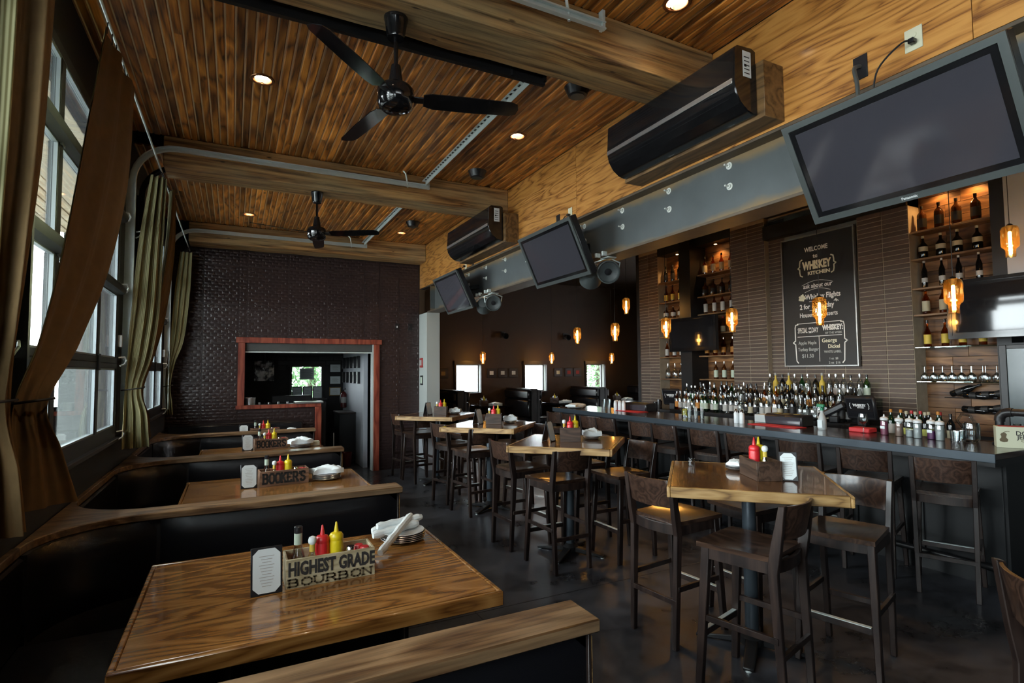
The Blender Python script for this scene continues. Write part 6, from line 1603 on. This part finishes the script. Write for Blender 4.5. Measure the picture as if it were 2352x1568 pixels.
# ------------------------------------------------------------------ back dining room
DY0, DY1 = 10.75, 11.97
dn = ['first', 'second', 'third', 'last']
for i, xf in enumerate((4.20, 5.98, 7.86, 9.72)):
    th = thing('high_back_bench', 'padded black high backed bench, %s from the pillar along the dining room wall' % dn[i], 'bench', (xf, (DY0 + DY1) / 2, 0), 0, 'high backed benches in the dining room')
    L = (DY1 - DY0) / 2
    MB().box(.0, .14, -L, L, 0, 1.27).build('frame', 'black', th, bevel=.006); MB().box(-.03, .16, -L, L, 1.27, 1.295).build('cap', 'darkframe', th, bevel=.004)
    for k, (a, b) in enumerate(((1.06, 1.26), (.66, 1.04))): MB().box(-.09, 0, -L + .02, L - .01, a, b).build('back_pad', 'leather', th, bevel=.03)
    MB().box(-.50, 0, -L + .02, L - .01, .50, .64).build('seat_cushion', 'leather', th, bevel=.03); MB().box(-.46, 0, -L, L, 0, .50).build('seat_base', 'black', th)
    th = thing('high_back_bench', 'black bench standing back to back with the %s padded high bench' % dn[i], 'bench', (xf + .15, (DY0 + DY1) / 2, 0), 0, 'high backed benches in the dining room')
    MB().box(.0, .06, -L, L, 0, 1.27).build('frame', 'black', th, bevel=.006)
    for k, (a, b) in enumerate(((1.06, 1.26), (.66, 1.04))): MB().box(.06, .15, -L + .02, L - .01, a, b).build('back_pad', 'leather', th, bevel=.03)
    MB().box(.06, .52, -L + .02, L - .01, .50, .64).build('seat_cushion', 'leather', th, bevel=.03); MB().box(.06, .48, -L, L, 0, .50).build('seat_base', 'black', th)
for i, xt in enumerate((5.13, 6.99, 8.86)):
    th = thing('dining_table', 'black booth table under the %s dining room window' % dn[i], 'table', (xt, 11.35, 0), 0, 'black booth tables in the dining room')
    MB().box(-.38, .38, -.60, .60, .905, .945).build('tabletop', 'blackgloss', th, bevel=.004); MB().tube([(0, -.2, .02), (0, -.2, .91)], .04, 12).build('column', 'blackmetal', th); MB().lathe([(.2, 0), (.2, .02), (.05, .03)], 16, (0, -.2, 0)).build('foot', 'blackmetal', th)
    caddy((xt - .1, 11.2, .9455), 0, 'plain', 'small condiment box on the dining table under the %s window' % dn[i], .17, .12, .10)
    squeeze((xt - .10, 11.26, .955), 'mustard', 'yellow squeeze bottle on the dining table under the %s window' % dn[i], .95); shaker((xt - .15, 11.25, .955), 'shaker on the dining table under the %s window' % dn[i], h=.14); shaker((xt - .05, 11.25, .955), 'second shaker on the dining table under the %s window' % dn[i], h=.13)
    napkin_fold((xt + .13, 11.15, .946), .2, .26, .18, .05, 'folded napkins on the dining table under the %s window' % dn[i])
for i, x in enumerate((4.33, 5.56, 5.86, 6.16, 7.45, 7.78, 8.05)):
    framed('small_picture', x, 11.995, 1.655, .24, .22, 'black', 'darkframe', '%s small dark framed picture from the pillar on the dining room wall' % ORD[i], lines=False)
    MB().box(-.05, .05, -.019, -.0172, -.045, .045).build('motif', ('goldframe', 'paper', 'paper', 'paper', 'cream', 'lab_red', 'lab_red')[i], [o for o in COL.objects if o.name.startswith('small_picture')][-1])
for i, x in enumerate((5.88, 7.68)):
    th = thing('wall_spotlight', '%s black spotlight bracket high on the dining room wall' % dn[i], 'spotlight', (x, 12.0, 2.59))
    MB().box(-.06, .06, -.02, 0, -.08, .08).build('plate', 'black', th); MB().lathe([(.05, 0), (.08, .14), (.075, .14), (.045, .01)], 16, fn=lambda a, b, c: (a, -.04 - c, b - c * .3)).build('head', 'blackplastic', th)
    MB().tube([(0, 0, 0), (0, -.06, 0)], .015, 8).build('arm', 'blackmetal', th)
ex_ = sroot('wall_tin', 'embossed tin panel on the end of the bar wall'); tin_grid(7.0, 7.6, .6, 2.65, ex_, 8.24 - .012)

# ------------------------------------------------------------------ pieces of parts go one level deeper
SUB = {'print': ('sheet', 'plate'), 'lettering': ('front_board', 'slate', 'carton', 'screen_case', 'bezel'), 'braces': ('slate', 'screen_case'), 'drawn_lines': ('slate',), 'drawn_hop': ('slate',), 'drawn_bow': ('slate',),
       'drawn_grinder': ('carton',), 'drawn_crank': ('carton',), 'sticker_print': ('rating_sticker',), 'socket': ('cover', 'glass_shade'), 'switch': ('cover',), 'neck_label': ('body',), 'sauce': ('body',), 'syrup': ('body',),
       'sticker': ('body',), 'bulb': ('glass_shade',), 'lens': ('ring',), 'lamp_face': ('can',), 'trim_ring': ('can',), 'sheet': ('board',), 'foot_strip': ('footrest',), 'cone_cap': ('shell',), 'motif': ('sheet',), 'worn_edging': ('end_board',)}
for o in list(COL.objects):
    nm_ = o.name.split('.')[0]
    if nm_ in SUB and o.parent and o.parent.parent is None:
        for sib in o.parent.children:
            if sib.name.split('.')[0] in SUB[nm_] and sib.location.length < 1e-6 and sib is not o and (sib.parent is o.parent):
                o.parent = sib; break
